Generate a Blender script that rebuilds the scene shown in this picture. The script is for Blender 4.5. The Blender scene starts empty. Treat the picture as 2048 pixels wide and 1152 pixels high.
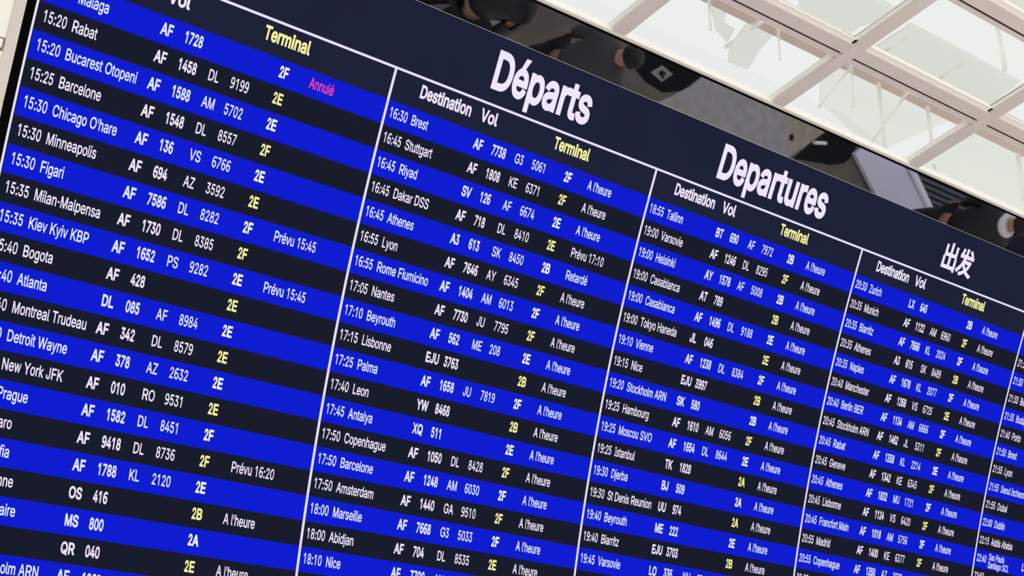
import bpy, math, random
from mathutils import Vector, Matrix

# ------------------------------------------------------------------ camera, sky, lights, exposure
scene = bpy.context.scene
COL = scene.collection
random.seed(7)

cam_data = bpy.data.cameras.new('camera')
cam = bpy.data.objects.new('camera', cam_data)
COL.objects.link(cam)
RC = ((0.7990030396878222, -0.20019548779497567, -0.5670237289885023),
      (0.16779034761644465, 0.9797259129135092, -0.10946933274908985),
      (0.5774431069951804, -0.0076747789746696785, 0.8163948529671949))   # camera axes in the board's own frame
LEAN = math.radians(33.0)                                                # the board leans over the hall
def board_dir(b):                                                        # board frame (right, down, away) -> world
    x, y, z = b
    return Vector((x, math.sin(LEAN) * y + math.cos(LEAN) * z, -math.cos(LEAN) * y + math.sin(LEAN) * z))
right, down, ahead = (board_dir(r) for r in RC)
cam.matrix_world = Matrix(((right.x, -down.x, -ahead.x, -5.63859676),
                           (right.y, -down.y, -ahead.y, -3.94529335),
                           (right.z, -down.z, -ahead.z, 1.6),
                           (0, 0, 0, 1)))
cam_data.sensor_width = 36.0
cam_data.lens = 3500.0 / 2048.0 * 36.0
cam_data.shift_x = (1024 - 400) / 2048.0
cam_data.shift_y = (850 - 576) / 2048.0
cam_data.clip_end = 200
scene.camera = cam

world = bpy.data.worlds.new('overcast_sky')
scene.world = world
world.use_nodes = True
wn = world.node_tree
for nd in list(wn.nodes): wn.nodes.remove(nd)
w_out = wn.nodes.new('ShaderNodeOutputWorld')
w_bg = wn.nodes.new('ShaderNodeBackground')
w_geo = wn.nodes.new('ShaderNodeTexCoord')
w_sep = wn.nodes.new('ShaderNodeSeparateXYZ')
w_ramp = wn.nodes.new('ShaderNodeValToRGB')
w_map = wn.nodes.new('ShaderNodeMapRange')
w_map.inputs['From Min'].default_value = -1.0
wn.links.new(w_geo.outputs['Generated'], w_sep.inputs[0])
wn.links.new(w_sep.outputs['Z'], w_map.inputs['Value'])
wn.links.new(w_map.outputs[0], w_ramp.inputs[0])
w_ramp.color_ramp.elements[0].position = 0.0
w_ramp.color_ramp.elements[0].color = (0.90, 0.86, 0.83, 1)
w_ramp.color_ramp.elements[1].position = 0.62
w_ramp.color_ramp.elements[1].color = (0.95, 0.955, 0.955, 1)
wn.links.new(w_ramp.outputs[0], w_bg.inputs['Color'])
w_bg.inputs['Strength'].default_value = 0.98
wn.links.new(w_bg.outputs[0], w_out.inputs[0])

def fill_light(name, loc, sx, sy, watts):  # unseen area lamps, added to brighten ceiling frames, roof sheets and rods
    l = bpy.data.lights.new(name, 'AREA')
    l.shape = 'RECTANGLE'; l.size = sx; l.size_y = sy; l.energy = watts; l.color = (1.0, 0.96, 0.92)
    o = bpy.data.objects.new(name, l)
    o.location = loc; o.rotation_euler = (math.pi, 0, 0)          # shines at the ceiling
    COL.objects.link(o)
fill_light('ceiling_fill', (-2.0, -8.0, 2.6), 6.0, 1.0, 420)
fill_light('ceiling_fill', (6.5, -8.0, 2.6), 6.0, 1.0, 420)

scene.view_settings.view_transform = 'Standard'
scene.view_settings.look = 'None'
scene.view_settings.exposure = 0.0
scene.view_settings.gamma = 1.0
scene.view_settings.use_curve_mapping = False
scene.cycles.max_bounces = 12
scene.cycles.transparent_max_bounces = 24

# ------------------------------------------------------------------ materials
def lin(c):
    return tuple(((v / 255 + 0.055) / 1.055) ** 2.4 if v / 255 > 0.04045 else v / 255 / 12.92 for v in c) + (1.0,)

def new_mat(name):
    m = bpy.data.materials.new(name)
    m.use_nodes = True
    return m, m.node_tree, m.node_tree.nodes['Principled BSDF']

def plain(name, rgb, rough=0.6, metal=0.0, spec=0.4, noise=0.0, nscale=8.0, bump=0.0):
    m, nt, b = new_mat(name)
    b.inputs['Roughness'].default_value = rough
    b.inputs['Metallic'].default_value = metal
    b.inputs['Specular IOR Level'].default_value = spec
    col = lin(rgb)
    b.inputs['Base Color'].default_value = col
    if noise or bump:
        tc = nt.nodes.new('ShaderNodeTexCoord')
        nz = nt.nodes.new('ShaderNodeTexNoise')
        nz.inputs['Scale'].default_value = nscale
        nz.inputs['Detail'].default_value = 6
        nt.links.new(tc.outputs['Object'], nz.inputs['Vector'])
        if noise:
            rp = nt.nodes.new('ShaderNodeValToRGB')
            rp.color_ramp.elements[0].position = 0.3
            rp.color_ramp.elements[1].position = 0.7
            rp.color_ramp.elements[0].color = tuple(c * (1 - noise) for c in col[:3]) + (1,)
            rp.color_ramp.elements[1].color = tuple(min(1, c * (1 + noise)) for c in col[:3]) + (1,)
            nt.links.new(nz.outputs[0], rp.inputs[0])
            nt.links.new(rp.outputs[0], b.inputs['Base Color'])
        if bump:
            bp = nt.nodes.new('ShaderNodeBump')
            bp.inputs['Strength'].default_value = bump
            nt.links.new(nz.outputs[0], bp.inputs['Height'])
            nt.links.new(bp.outputs[0], b.inputs['Normal'])
    return m

def led(name, rgb, strength=1.0, var=0.0):
    """a lit area of the LED screen: black pixel board plus its own light"""
    m, nt, b = new_mat(name)
    b.inputs['Base Color'].default_value = (0.001, 0.001, 0.0012, 1)
    b.inputs['Roughness'].default_value = 0.8
    b.inputs['Specular IOR Level'].default_value = 0.0
    b.inputs['Emission Color'].default_value = lin(rgb)
    b.inputs['Emission Strength'].default_value = strength
    if var:
        tc = nt.nodes.new('ShaderNodeTexCoord')
        nz = nt.nodes.new('ShaderNodeTexNoise')
        nz.inputs['Scale'].default_value = 1.6
        mr = nt.nodes.new('ShaderNodeMapRange')
        mr.inputs['To Min'].default_value = strength * (1 - var)
        mr.inputs['To Max'].default_value = strength * (1 + var)
        nt.links.new(tc.outputs['Object'], nz.inputs['Vector'])
        nt.links.new(nz.outputs[0], mr.inputs['Value'])
        nt.links.new(mr.outputs[0], b.inputs['Emission Strength'])
    return m

MAT = {
    'header': led('screen_navy', (29, 33, 55), 1.0, 0.2),  # bluish reflection on the header is put into this emission
    'blue': led('screen_blue', (13, 28, 208), 1.0, 0.05),
    'dark': led('screen_dark', (24, 27, 42), 1.0, 0.15),
    'line': led('screen_line', (232, 226, 250)),
    'white': led('screen_white', (240, 230, 250)),
    'coolwhite': led('screen_cool_white', (226, 234, 254)),
    'yellow': led('screen_yellow', (250, 244, 160)),
    'cream': led('screen_cream', (250, 250, 232)),
    'pink': led('screen_pink', (250, 70, 165)),
    'casing': plain('casing_black', (10, 10, 11), 0.7, 0, 0.0),
    'lip': plain('dark_lip', (34, 34, 42), 0.8, 0, 0.0),
    'frame': plain('painted_frame', (219, 208, 201), 0.5, 0, 0.2, 0.05, 5.0),
    'frame_white': plain('painted_white', (240, 236, 228), 0.45, 0, 0.3, 0.03, 3.0),
    'gasket': plain('gasket_brown', (70, 60, 60), 0.8),
    'steel_white': None,
    'purlin': plain('rose_steel', (226, 205, 196), 0.6, 0, 0.2, 0.08, 3.0),
    'soffit': None, 'soffit_pale': None,
    'soffit_white': plain('white_panel', (252, 252, 250), 0.8),
    'wall': plain('cream_wall', (244, 242, 231), 0.7, 0, 0.2, 0.02, 2.0),
    'wall_trim': plain('beige_trim', (216, 208, 200), 0.6, 0, 0.2, 0.04, 4.0),
    'floor': plain('pale_bounce_floor', (234, 228, 222), 0.5, 0, 0.2, 0.04, 1.5),  # floor tone lightened to bounce daylight up onto the frames
    'flooring': plain('brown_flooring', (104, 99, 93), 0.9, 0, 0.1, 0.2, 2.0),
    'concrete': None,
    'light_tile': plain('grey_tile', (138, 136, 136), 0.6, 0, 0.2, 0.06, 3),
    'black_mat': plain('black_rubber', (22, 24, 28), 0.9, 0, 0.1),
    'lavender': plain('lavender_panel', (214, 210, 232), 0.5, 0, 0.2),
    'rail_white': plain('rail_white', (240, 240, 252), 0.4),
    'tread': plain('tread_dark', (66, 70, 80), 0.45, 0.4, 0.4),
    'skin': plain('skin', (196, 150, 126), 0.6),
    'hair': plain('dark_hair', (24, 20, 18), 0.6),
    'jacket': plain('black_jacket', (22, 24, 30), 0.5, 0, 0.5),
    'jacket_grey': plain('charcoal_jacket', (74, 74, 78), 0.7),
    'jacket_blue': plain('navy_jacket', (30, 34, 66), 0.6),
    'shirt': plain('white_shirt', (235, 232, 240), 0.7),
    'trousers': plain('dark_trousers', (30, 32, 40), 0.8),
}

def concrete_mat():
    m, nt, b = new_mat('mottled_concrete')
    tc = nt.nodes.new('ShaderNodeTexCoord')
    big = nt.nodes.new('ShaderNodeTexNoise'); big.inputs['Scale'].default_value = 1.1
    fine = nt.nodes.new('ShaderNodeTexNoise'); fine.inputs['Scale'].default_value = 9; fine.inputs['Detail'].default_value = 8
    r1 = nt.nodes.new('ShaderNodeValToRGB')
    r1.color_ramp.elements[0].position = 0.46; r1.color_ramp.elements[0].color = lin((172, 170, 174))
    r1.color_ramp.elements[1].position = 0.72; r1.color_ramp.elements[1].color = lin((172, 160, 142))
    mx = nt.nodes.new('ShaderNodeMixRGB'); mx.blend_type = 'MULTIPLY'; mx.inputs[0].default_value = 0.8
    r2 = nt.nodes.new('ShaderNodeValToRGB')
    r2.color_ramp.elements[0].position = 0.3; r2.color_ramp.elements[0].color = (0.70, 0.69, 0.68, 1)
    r2.color_ramp.elements[1].position = 0.7; r2.color_ramp.elements[1].color = (1, 1, 1, 1)
    for t in (big, fine): nt.links.new(tc.outputs['Object'], t.inputs['Vector'])
    sx = nt.nodes.new('ShaderNodeSeparateXYZ'); nt.links.new(tc.outputs['Object'], sx.inputs[0])
    mr = nt.nodes.new('ShaderNodeMapRange'); mr.inputs['From Min'].default_value = 0.1; mr.inputs['From Max'].default_value = 1.0
    mr.inputs['To Min'].default_value = -0.1; mr.inputs['To Max'].default_value = 0.18
    nt.links.new(sx.outputs['X'], mr.inputs['Value'])
    ad = nt.nodes.new('ShaderNodeMath'); ad.operation = 'ADD'
    nt.links.new(big.outputs[0], ad.inputs[0]); nt.links.new(mr.outputs[0], ad.inputs[1])
    nt.links.new(ad.outputs[0], r1.inputs[0]); nt.links.new(fine.outputs[0], r2.inputs[0])
    nt.links.new(r1.outputs[0], mx.inputs[1]); nt.links.new(r2.outputs[0], mx.inputs[2])
    nt.links.new(mx.outputs[0], b.inputs['Base Color'])
    b.inputs['Roughness'].default_value = 0.85
    b.inputs['Specular IOR Level'].default_value = 0.1
    return m
MAT['concrete'] = concrete_mat()

def glass_mat():
    m = bpy.data.materials.new('skylight_glass'); m.use_nodes = True
    nt = m.node_tree; nt.nodes.remove(nt.nodes['Principled BSDF'])
    out = nt.nodes['Material Output']
    tr = nt.nodes.new('ShaderNodeBsdfTransparent'); tr.inputs[0].default_value = (0.963, 0.968, 0.960, 1)
    gl = nt.nodes.new('ShaderNodeBsdfGlossy'); gl.inputs['Roughness'].default_value = 0.02
    gl.inputs[0].default_value = (0.9, 0.93, 0.92, 1)
    fr = nt.nodes.new('ShaderNodeFresnel'); fr.inputs['IOR'].default_value = 1.35
    mx = nt.nodes.new('ShaderNodeMixShader')
    ge = nt.nodes.new('ShaderNodeNewGeometry')
    inv = nt.nodes.new('ShaderNodeMath'); inv.operation = 'SUBTRACT'; inv.inputs[0].default_value = 1.0
    mul = nt.nodes.new('ShaderNodeMath'); mul.operation = 'MULTIPLY'
    nt.links.new(ge.outputs['Backfacing'], inv.inputs[1])
    nt.links.new(fr.outputs[0], mul.inputs[0]); nt.links.new(inv.outputs[0], mul.inputs[1])   # reflect on the entry side only
    nt.links.new(mul.outputs[0], mx.inputs[0]); nt.links.new(tr.outputs[0], mx.inputs[1]); nt.links.new(gl.outputs[0], mx.inputs[2])
    nt.links.new(mx.outputs[0], out.inputs[0])
    return m
MAT['glass'] = glass_mat()

def sheet_mat(name, k):
    """milky roof sheet that lets part of the daylight through"""
    m, nt, b = new_mat(name)
    out = nt.nodes['Material Output']
    b.inputs['Base Color'].default_value = (0.80, 0.81, 0.78, 1)
    b.inputs['Roughness'].default_value = 0.8
    tl = nt.nodes.new('ShaderNodeBsdfTranslucent'); tl.inputs[0].default_value = (k, k * 1.01, k * 0.98, 1)
    mx = nt.nodes.new('ShaderNodeMixShader'); mx.inputs[0].default_value = 0.92
    nt.links.new(b.outputs[0], mx.inputs[1]); nt.links.new(tl.outputs[0], mx.inputs[2]); nt.links.new(mx.outputs[0], out.inputs[0])
    return m
MAT['soffit'] = sheet_mat('grey_sheet', 0.925)
MAT['steel_white'] = sheet_mat('translucent_brace', 1.0)  # white steel made translucent so the braces come out brighter
MAT['soffit_pale'] = sheet_mat('pale_sheet', 0.97)

def mirror_mat():
    m, nt, b = new_mat('dark_mirror')
    b.inputs['Metallic'].default_value = 1.0
    b.inputs['Base Color'].default_value = (0.52, 0.52, 0.54, 1)
    b.inputs['Roughness'].default_value = 0.015
    return m
MAT['mirror'] = mirror_mat()

# ------------------------------------------------------------------ helpers
ORIGIN = {}
def add(name, verts, faces, mat, parent=None, origin=None, smooth=False):
    """link ONE mesh object; verts are world coordinates"""
    if origin is None:
        n = len(verts)
        origin = Vector((sum(v[0] for v in verts) / n, sum(v[1] for v in verts) / n, sum(v[2] for v in verts) / n))
    else:
        origin = Vector(origin)
    me = bpy.data.meshes.new(name)
    me.from_pydata([tuple(Vector(v) - origin) for v in verts], [], faces)
    me.materials.append(mat)
    if smooth:
        for p in me.polygons: p.use_smooth = True
    o = bpy.data.objects.new(name, me)
    COL.objects.link(o)
    place(o, origin, parent)
    return o

def place(o, origin, parent):
    origin = Vector(origin)
    if parent is not None:
        o.parent = parent
        o.location = origin - ORIGIN[parent.name]
    else:
        o.location = origin
    ORIGIN[o.name] = origin

def empty(name, loc):
    o = bpy.data.objects.new(name, None)
    o.empty_display_size = 0.1
    COL.objects.link(o)
    place(o, loc, None)
    return o

def tag(o, label=None, cat=None, group=None, kind=None):
    if label: o['label'] = label
    if cat: o['category'] = cat
    if group: o['group'] = group
    if kind: o['kind'] = kind
    return o

class MB:
    def __init__(self): self.v = []; self.f = []
    def put(self, v, f):
        b = len(self.v); self.v += [tuple(p) for p in v]; self.f += [tuple(i + b for i in q) for q in f]; return self
    def box(self, x0, x1, y0, y1, z0, z1):
        return self.put([(x0, y0, z0), (x1, y0, z0), (x1, y1, z0), (x0, y1, z0), (x0, y0, z1), (x1, y0, z1), (x1, y1, z1), (x0, y1, z1)],
                        [(0, 3, 2, 1), (4, 5, 6, 7), (0, 1, 5, 4), (1, 2, 6, 5), (2, 3, 7, 6), (3, 0, 4, 7)])
    def prism(self, poly, d0, d1):
        """polygon points (world vectors) extruded from offset d0 to d1"""
        n = len(poly); a = [Vector(p) + Vector(d0) for p in poly]; b = [Vector(p) + Vector(d1) for p in poly]
        f = [tuple(range(n))[::-1], tuple(range(n, 2 * n))] + [(i, (i + 1) % n, n + (i + 1) % n, n + i) for i in range(n)]
        return self.put(a + b, f)
    def tube(self, p, q, r, seg=10):
        p = Vector(p); q = Vector(q); d = (q - p).normalized()
        s = d.cross(Vector((0.3, 0.9, 0.17))).normalized(); t = d.cross(s)
        ring = [[c + r * (math.cos(2 * math.pi * i / seg) * s + math.sin(2 * math.pi * i / seg) * t) for i in range(seg)] for c in (p, q)]
        f = [(i, (i + 1) % seg, seg + (i + 1) % seg, seg + i) for i in range(seg)]
        f += [tuple(range(seg))[::-1], tuple(range(seg, 2 * seg))]
        return self.put(ring[0] + ring[1], f)
    def obj(self, name, mat, parent=None, origin=None, smooth=False):
        return add(name, self.v, self.f, mat, parent, origin, smooth)

# the curved face of the board: u counts columns from the left, v counts rows from the first flight down
ROW = 0.06317281931087464
BEND = -0.1632160516612079
COLW = 1.5
def surf(u, v, off=0.0):
    a = BEND * (v - 8) * ROW
    b = board_dir(((u - 2) * COLW, math.sin(a) / BEND * COLW, (1 - math.cos(a)) / BEND * COLW))
    n = board_dir((0, math.sin(a), -math.cos(a)))
    return b + n * off + Vector((0, 0, 4.912390410801925))

def patch(u0, u1, v0, v1, o0, o1, nv=1):
    """a slab that follows the bend of the board, from depth o0 to o1 towards the hall"""
    V = []; F = []
    for i in range(nv + 1):
        v = v0 + (v1 - v0) * i / nv
        V += [surf(u0, v, o0), surf(u1, v, o0), surf(u1, v, o1), surf(u0, v, o1)]
    for i in range(nv):
        a = 4 * i; b = a + 4
        F += [(a + k, a + (k + 1) % 4, b + (k + 1) % 4, b + k) for k in range(4)]
    F += [(0, 3, 2, 1), (4 * nv, 4 * nv + 1, 4 * nv + 2, 4 * nv + 3)]
    return V, F

# ------------------------------------------------------------------ the setting
SKY_Z = 5.912                      # underside of the skylight frames
EDGE_Y = -0.829                    # edge of the skylight nearest the board
PITCH_X, PITCH_Y = 1.052, 0.456
BAR_X0 = 0.545                     # one of the long bars
BAR_W = 0.078
SLOT_Y = [EDGE_Y - 0.375, EDGE_Y - 0.375 - 0.458, EDGE_Y - 0.375 - 0.916, EDGE_Y - 0.375 - 1.374]

floor_mb = MB().box(-9, 18, -12, 3.0, -0.2, 0.0)
tag(floor_mb.obj('floor', MAT['floor']), kind='structure')
tag(MB().box(-9, 18, 1.15, 1.35, 0.0, 5.4).obj('wall_back', MAT['wall']), kind='structure')

# long bars of the skylight, one box profile with its lit left side put into whiter paint
bar_ks = range(-4, 7)
nbar = 0
for k in bar_ks:
    x = BAR_X0 + k * PITCH_X
    nbar += 1
    t = MB().box(x - BAR_W / 2, x + BAR_W / 2 - 0.010, EDGE_Y - 2.2, EDGE_Y - 0.016, SKY_Z, SKY_Z + 0.034).obj('trim_%d' % nbar, MAT['frame'])
    tag(t, kind='structure')
    MB().box(x + BAR_W / 2 - 0.010, x + BAR_W / 2 - 0.006, EDGE_Y - 2.2, EDGE_Y - 0.42, SKY_Z + 0.004, SKY_Z + 0.03).obj('gasket_strip', MAT['gasket'], t)
    MB().box(x - BAR_W / 2 - 0.014, x - BAR_W / 2, EDGE_Y - 2.2, EDGE_Y - 0.016, SKY_Z + 0.012, SKY_Z + 0.034).obj('lit_side', MAT['frame_white'], t)
    MB().box(x + BAR_W / 2 - 0.006, x + BAR_W / 2 + 0.004, EDGE_Y - 2.2, EDGE_Y - 0.016, SKY_Z + 0.006, SKY_Z + 0.034).obj('side_lip', MAT['frame'], t)
# edge angle beside the board
e = MB().box(-4.5, 7.6, EDGE_Y - 0.016, EDGE_Y, SKY_Z, SKY_Z + 0.034).obj('trim_%d' % (nbar + 1), MAT['frame_white'])
tag(e, kind='structure')
# transoms: two halves with a dark joint between them
for j, ys in enumerate(SLOT_Y):
    tr = MB().box(-4.5, 7.6, ys - 0.062, ys - 0.006, SKY_Z + 0.002, SKY_Z + 0.034).obj('trim_%d' % (nbar + 2 + j), MAT['frame'])
    tag(tr, kind='structure')
    MB().box(-4.5, 7.6, ys + 0.006, ys + 0.024, SKY_Z + 0.002, SKY_Z + 0.034).obj('front_profile', MAT['frame'], tr)
    MB().box(-4.5, 7.6, ys - 0.084, ys - 0.062, SKY_Z + 0.012, SKY_Z + 0.034).obj('back_moulding', MAT['frame_white'], tr)
    jm = MB()
    for k in range(-5, 7):
        xa = BAR_X0 + k * PITCH_X + BAR_W / 2 + 0.006; xb = xa + PITCH_X - BAR_W - 0.012
        jm.box(xa, xb, ys - 0.006, ys + 0.006, SKY_Z + 0.012, SKY_Z + 0.03)
    jm.obj('joint', MAT['gasket'], tr)

# one pane per bay
ycuts = [EDGE_Y - 0.022] + [y + 0.024 for y in SLOT_Y]
ystart = [EDGE_Y - 0.022] + [y - 0.084 for y in SLOT_Y]
nwin = 0
for j in range(3):
    y1 = ystart[j]; y0 = SLOT_Y[j] + 0.024
    for k in range(-2, 3):
        xa = BAR_X0 + k * PITCH_X + BAR_W / 2 + 0.004; xb = xa + PITCH_X - BAR_W - 0.018
        nwin += 1
        tag(MB().box(xa, xb, y0, y1, SKY_Z + 0.022, SKY_Z + 0.030).obj('window_%d' % nwin, MAT['glass']), kind='structure')

# roof steel and panels above the glass
ROOF_Z = 7.2
def roof_rod(name, a, b, r, label):
    o = MB().tube((a[0], a[1], ROOF_Z), (b[0], b[1], ROOF_Z), r).obj(name, MAT['steel_white'], None, None, True)
    return tag(o, label, 'brace', 'white roof braces above the skylight')
def extend(a, b, s0=0.0, s1=0.0):
    d = (b[0] - a[0], b[1] - a[1])
    return (a[0] - d[0] * s0, a[1] - d[1] * s0), (b[0] + d[0] * s1, b[1] + d[1] * s1)

p = MB().box(-1.0, 6.0, -0.340, -0.292, ROOF_Z + 0.02, ROOF_Z + 0.06).obj('roof_purlin', MAT['purlin'])
tag(p, 'rose tinted steel beam above the glass just below the dark joint', 'beam')
for name, a, b, r, lab in (
    ('roof_brace', (2.485, -0.347), (2.638, -0.016), 0.007, 'thin white brace slanting left from the frame crossing above the drain hole'),
    ('roof_brace', (2.485, -0.347), (2.840, -0.113), 0.006, 'thin white brace running straight down from the frame crossing above the drain hole'),
    ('roof_brace', (2.792, -0.315), (3.440, 0.075), 0.012, 'upright white brace crossed by a slanting one behind the middle lower pane'),
    ('roof_brace', (3.022, -0.357), (3.297, 0.115), 0.008, 'slanting white brace that crosses an upright brace behind the glass'),
    ('roof_brace', (3.274, -0.323), (3.655, -0.108), 0.011, 'short upright white brace ending on the broad white bar side'),
    ('roof_brace', (3.868, 0.014), (4.035, 0.107), 0.010, 'short faint white brace in the pane right of the broad white bar'),
    ('roof_brace', (4.301, -0.302), (4.835, -0.024), 0.013, 'upright white brace near the right edge of the photo'),
    ('roof_brace', (1.674, -0.355), (1.664, -0.113), 0.012, 'white brace slanting down left behind the big bright pane'),
    ('roof_brace', (1.800, -0.361), (2.047, -0.188), 0.005, 'fine pale brace running straight down the big bright pane'),
    ('roof_brace', (1.262, -0.328), (1.468, -0.172), 0.008, 'thin white brace beside the grey streak at the top edge'),
    ('roof_brace', (2.566, -0.654), (2.555, -0.514), 0.009, 'short white strut beside a pale pink spot in the upper pane'),
    ('roof_brace', (3.092, -0.666), (3.089, -0.514), 0.009, 'short white strut in the middle of the upper grey pane'),
    ('roof_brace', (2.976, -0.955), (3.390, -0.754), 0.013, 'upright white brace at the upper right of the top pane')):
    roof_rod(name, a, b, r, lab)

def roof_panel(pts, z, mat, label, thick=0.01):
    o = MB().prism([(x, y, z) for x, y in pts], (0, 0, 0), (0, 0, thick)).obj('roof_panel', mat)
    return tag(o, label, 'roof panel')
roof_panel([(1.45, -0.40), (1.57, -0.40), (1.62, -0.25), (1.74, -0.11), (1.85, -0.10), (1.90, -0.01), (1.75, -0.05), (1.49, -0.21)], 7.4, MAT['soffit'], 'narrow grey roof sheet behind the left part of the big bright pane')
roof_panel([(1.82, -0.30), (2.06, -0.30), (2.13, -0.06), (2.22, 0.09), (2.05, 0.10), (1.95, 0.01)], 7.4, MAT['soffit'], 'grey wedge of roof sheet behind the middle of the big bright pane')
roof_panel([(2.67, -0.08), (2.74, -0.262), (3.88, -0.262), (3.70, 0.26), (3.34, 0.18), (2.90, 0.09)], 7.4, MAT['soffit_pale'], 'pale roof sheet behind the lower middle pane with crossed braces')
roof_panel([(4.14, -0.262), (4.10, 0.35), (6.0, 0.35), (6.0, -0.262)], 7.4, MAT['soffit_pale'], 'pale roof sheet behind the lower right corner pane')
roof_panel([(2.77, -0.62), (3.92, -0.62), (3.95, -0.42), (3.94, -0.30), (4.04, -0.29), (2.75, -0.29)], 7.4, MAT['soffit'], 'broad grey roof sheet filling the lower half of the upper right pane')
roof_panel([(2.06, -0.38), (2.51, -0.36), (2.51, -0.46), (2.58, -0.57), (2.60, -0.66), (2.21, -0.66), (1.91, -0.49)], 7.4, MAT['soffit'], 'grey roof sheet behind the top middle pane beside white sky')
roof_panel([(3.02, -0.97), (3.30, -1.15), (3.9, -0.93), (3.22, -0.90)], 7.4, MAT['soffit'], 'grey roof sheet in the top right corner of the photo')

# wall left of the board
def wall_quad(u0, u1, v0, v1, o0, o1, name, mat):
    V, F = patch(u0, u1, v0, v1, o0, o1, 6)
    return tag(add(name, V, F, mat), kind='structure')
wall_quad(-0.058, -0.031, -6, 26, -0.14, -0.003, 'trim_%d' % (nbar + 6), MAT['wall_trim'])
wall_quad(-1.2, -0.058, -6, 2.60, -0.30, -0.006, 'wall_left', MAT['wall'])
wall_quad(-1.2, -0.064, 2.60, 2.66, -0.30, -0.018, 'trim_%d' % (nbar + 7), MAT['wall_trim'])
wall_quad(-1.2, -0.064, 2.66, 2.95, -0.30, -0.002, 'trim_%d' % (nbar + 8), MAT['wall'])
wall_quad(-1.2, -0.064, 2.95, 3.06, -0.30, -0.022, 'trim_%d' % (nbar + 9), MAT['wall_trim'])
wall_quad(-1.2, -0.058, 3.06, 26, -0.30, -0.006, 'wall_left_lower', MAT['wall'])

# ------------------------------------------------------------------ mirrored fascia between board and skylight
TOP = surf(0, -3.97, 0.0)
f0 = Vector((0, TOP.y, TOP.z)); f1 = Vector((0, EDGE_Y, SKY_Z))
f0 = f0 + (f1 - f0).normalized() * 0.003
fn = Vector((1, 0, 0)).cross(f1 - f0).normalized()
if fn.z > 0: fn = -fn
fas = empty('mirrored_fascia', (0.5, f0.y, f0.z))
tag(fas, 'long dark mirror strip above the board reflecting floor, escalator and people', 'mirror panel')
mm = MB().prism([f0 + Vector((-3.3, 0, 0)), f0 + Vector((6.5, 0, 0)), f1 + Vector((6.5, 0, 0)), f1 + Vector((-3.3, 0, 0))], (0, 0, 0), -fn * 0.02)
mm.obj('mirror_panel', MAT['mirror'], fas)
d = (f1 - f0).normalized()
MB().prism([f1 + Vector((-3.3, 0, 0)), f1 + Vector((6.5, 0, 0)), f1 + Vector((6.5, 0, 0)) - d * 0.009, f1 + Vector((-3.3, 0, 0)) - d * 0.009], (0, 0, 0), fn * 0.006).obj('shadow_gap_strip', MAT['casing'], fas)  # black strip put in for the dark shadow gap at the skylight edge

# ------------------------------------------------------------------ things on the floor that the fascia mirrors
def slab(name, pts, z0, z1, mat, label, cat):
    return tag(MB().prism([(x, y, 0) for x, y in pts], (0, 0, z0), (0, 0, z1)).obj(name, mat), label, cat)
slab('dark_floor_strip', [(1.5, -4.3), (13.6, -4.3), (13.6, -2.3), (1.5, -2.3)], 0.0, 0.004, MAT['flooring'], 'brown carpet mirrored in the fascia behind the people', 'flooring')  # dark strip added so the mirrored floor stays dark over the pale one
slab('floor_tile', [(3.95, -3.7), (4.65, -3.7), (4.50, -3.30), (4.15, -2.85), (3.75, -2.85), (3.90, -3.1)], 0.004, 0.010, MAT['light_tile'], 'pale grey floor tile mirrored at the left end of the fascia', 'tile')
cs = slab('concrete_slab', [(7.15, -3.75), (6.97, -3.47), (6.80, -3.31), (6.55, -3.14), (6.1, -2.85), (8.15, -2.85), (8.35, -3.03), (8.57, -3.20), (8.88, -3.45), (9.1, -3.75)], 0.004, 0.014, MAT['concrete'], 'mottled grey concrete slab mirrored in the middle of the fascia', 'slab')
dr = MB()
seg = 20
dr.prism([(8.36 + 0.034 * math.cos(2 * math.pi * i / seg), -3.245 + 0.034 * math.sin(2 * math.pi * i / seg), 0.012) for i in range(seg)], (0, 0, 0.002), (0, 0, 0.006))
tag(dr.obj('floor_drain', MAT['black_mat']), 'small round black drain in the mirrored concrete slab', 'drain')
slab('rubber_mat', [(8.92, -3.70), (9.55, -3.70), (9.40, -3.42), (9.32, -3.28), (9.25, -3.22), (9.04, -3.15), (8.45, -3.06), (8.62, -3.22)], 0.004, 0.012, MAT['black_mat'], 'black rubber mat mirrored beside the concrete slab', 'mat')
tag(MB().tube((8.70, -3.283, 0.03), (8.88, -3.325, 0.03), 0.018).obj('white_rod', MAT['rail_white']), 'short white rod lying across the edge of the mirrored slab', 'rod')

esc = empty('escalator', (11.2, -3.2, 0))
tag(esc, 'escalator with dark ribbed treads mirrored at the right end of the fascia', 'escalator')
tm = MB()
for i in range(12):
    y = -3.78 + i * 0.062
    tm.box(10.30 + (y + 3.45) * 1.35, 12.10 + (y + 3.45) * 1.35, y, y + 0.036, 0.004, 0.05)
tm.box(10.2, 13.2, -3.9, -3.0, 0.004, 0.014)
tm.obj('tread_plate', MAT['tread'], esc)
MB().prism([(9.62, -3.55, 0), (9.45, -3.44, 0), (9.33, -3.34, 0), (9.78, -3.03, 0), (9.98, -2.88, 0), (10.95, -2.88, 0), (10.75, -3.04, 0), (10.17, -3.45, 0), (10.02, -3.56, 0)], (0, 0, 0.02), (0, 0, 0.06)).obj('balustrade', MAT['lavender'], esc)
hm = MB()
for off, r in ((0.06, 0.030), (0.15, 0.010)):
    hm.tube((10.02 + off, -3.56, 0.075), (10.95 + off, -2.88, 0.075), r)
hm.obj('handrail', MAT['rail_white'], esc, None, True)
for off, r in ((0.0, 0.026), (0.14, 0.016), (-0.22, 0.02), (0.20, 0.008)):
    MB().tube((12.0 + off, -3.56, 0.06), (12.86 + off, -2.94, 0.06), r).obj('handrail', MAT['lavender'], esc, None, True)

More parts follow.
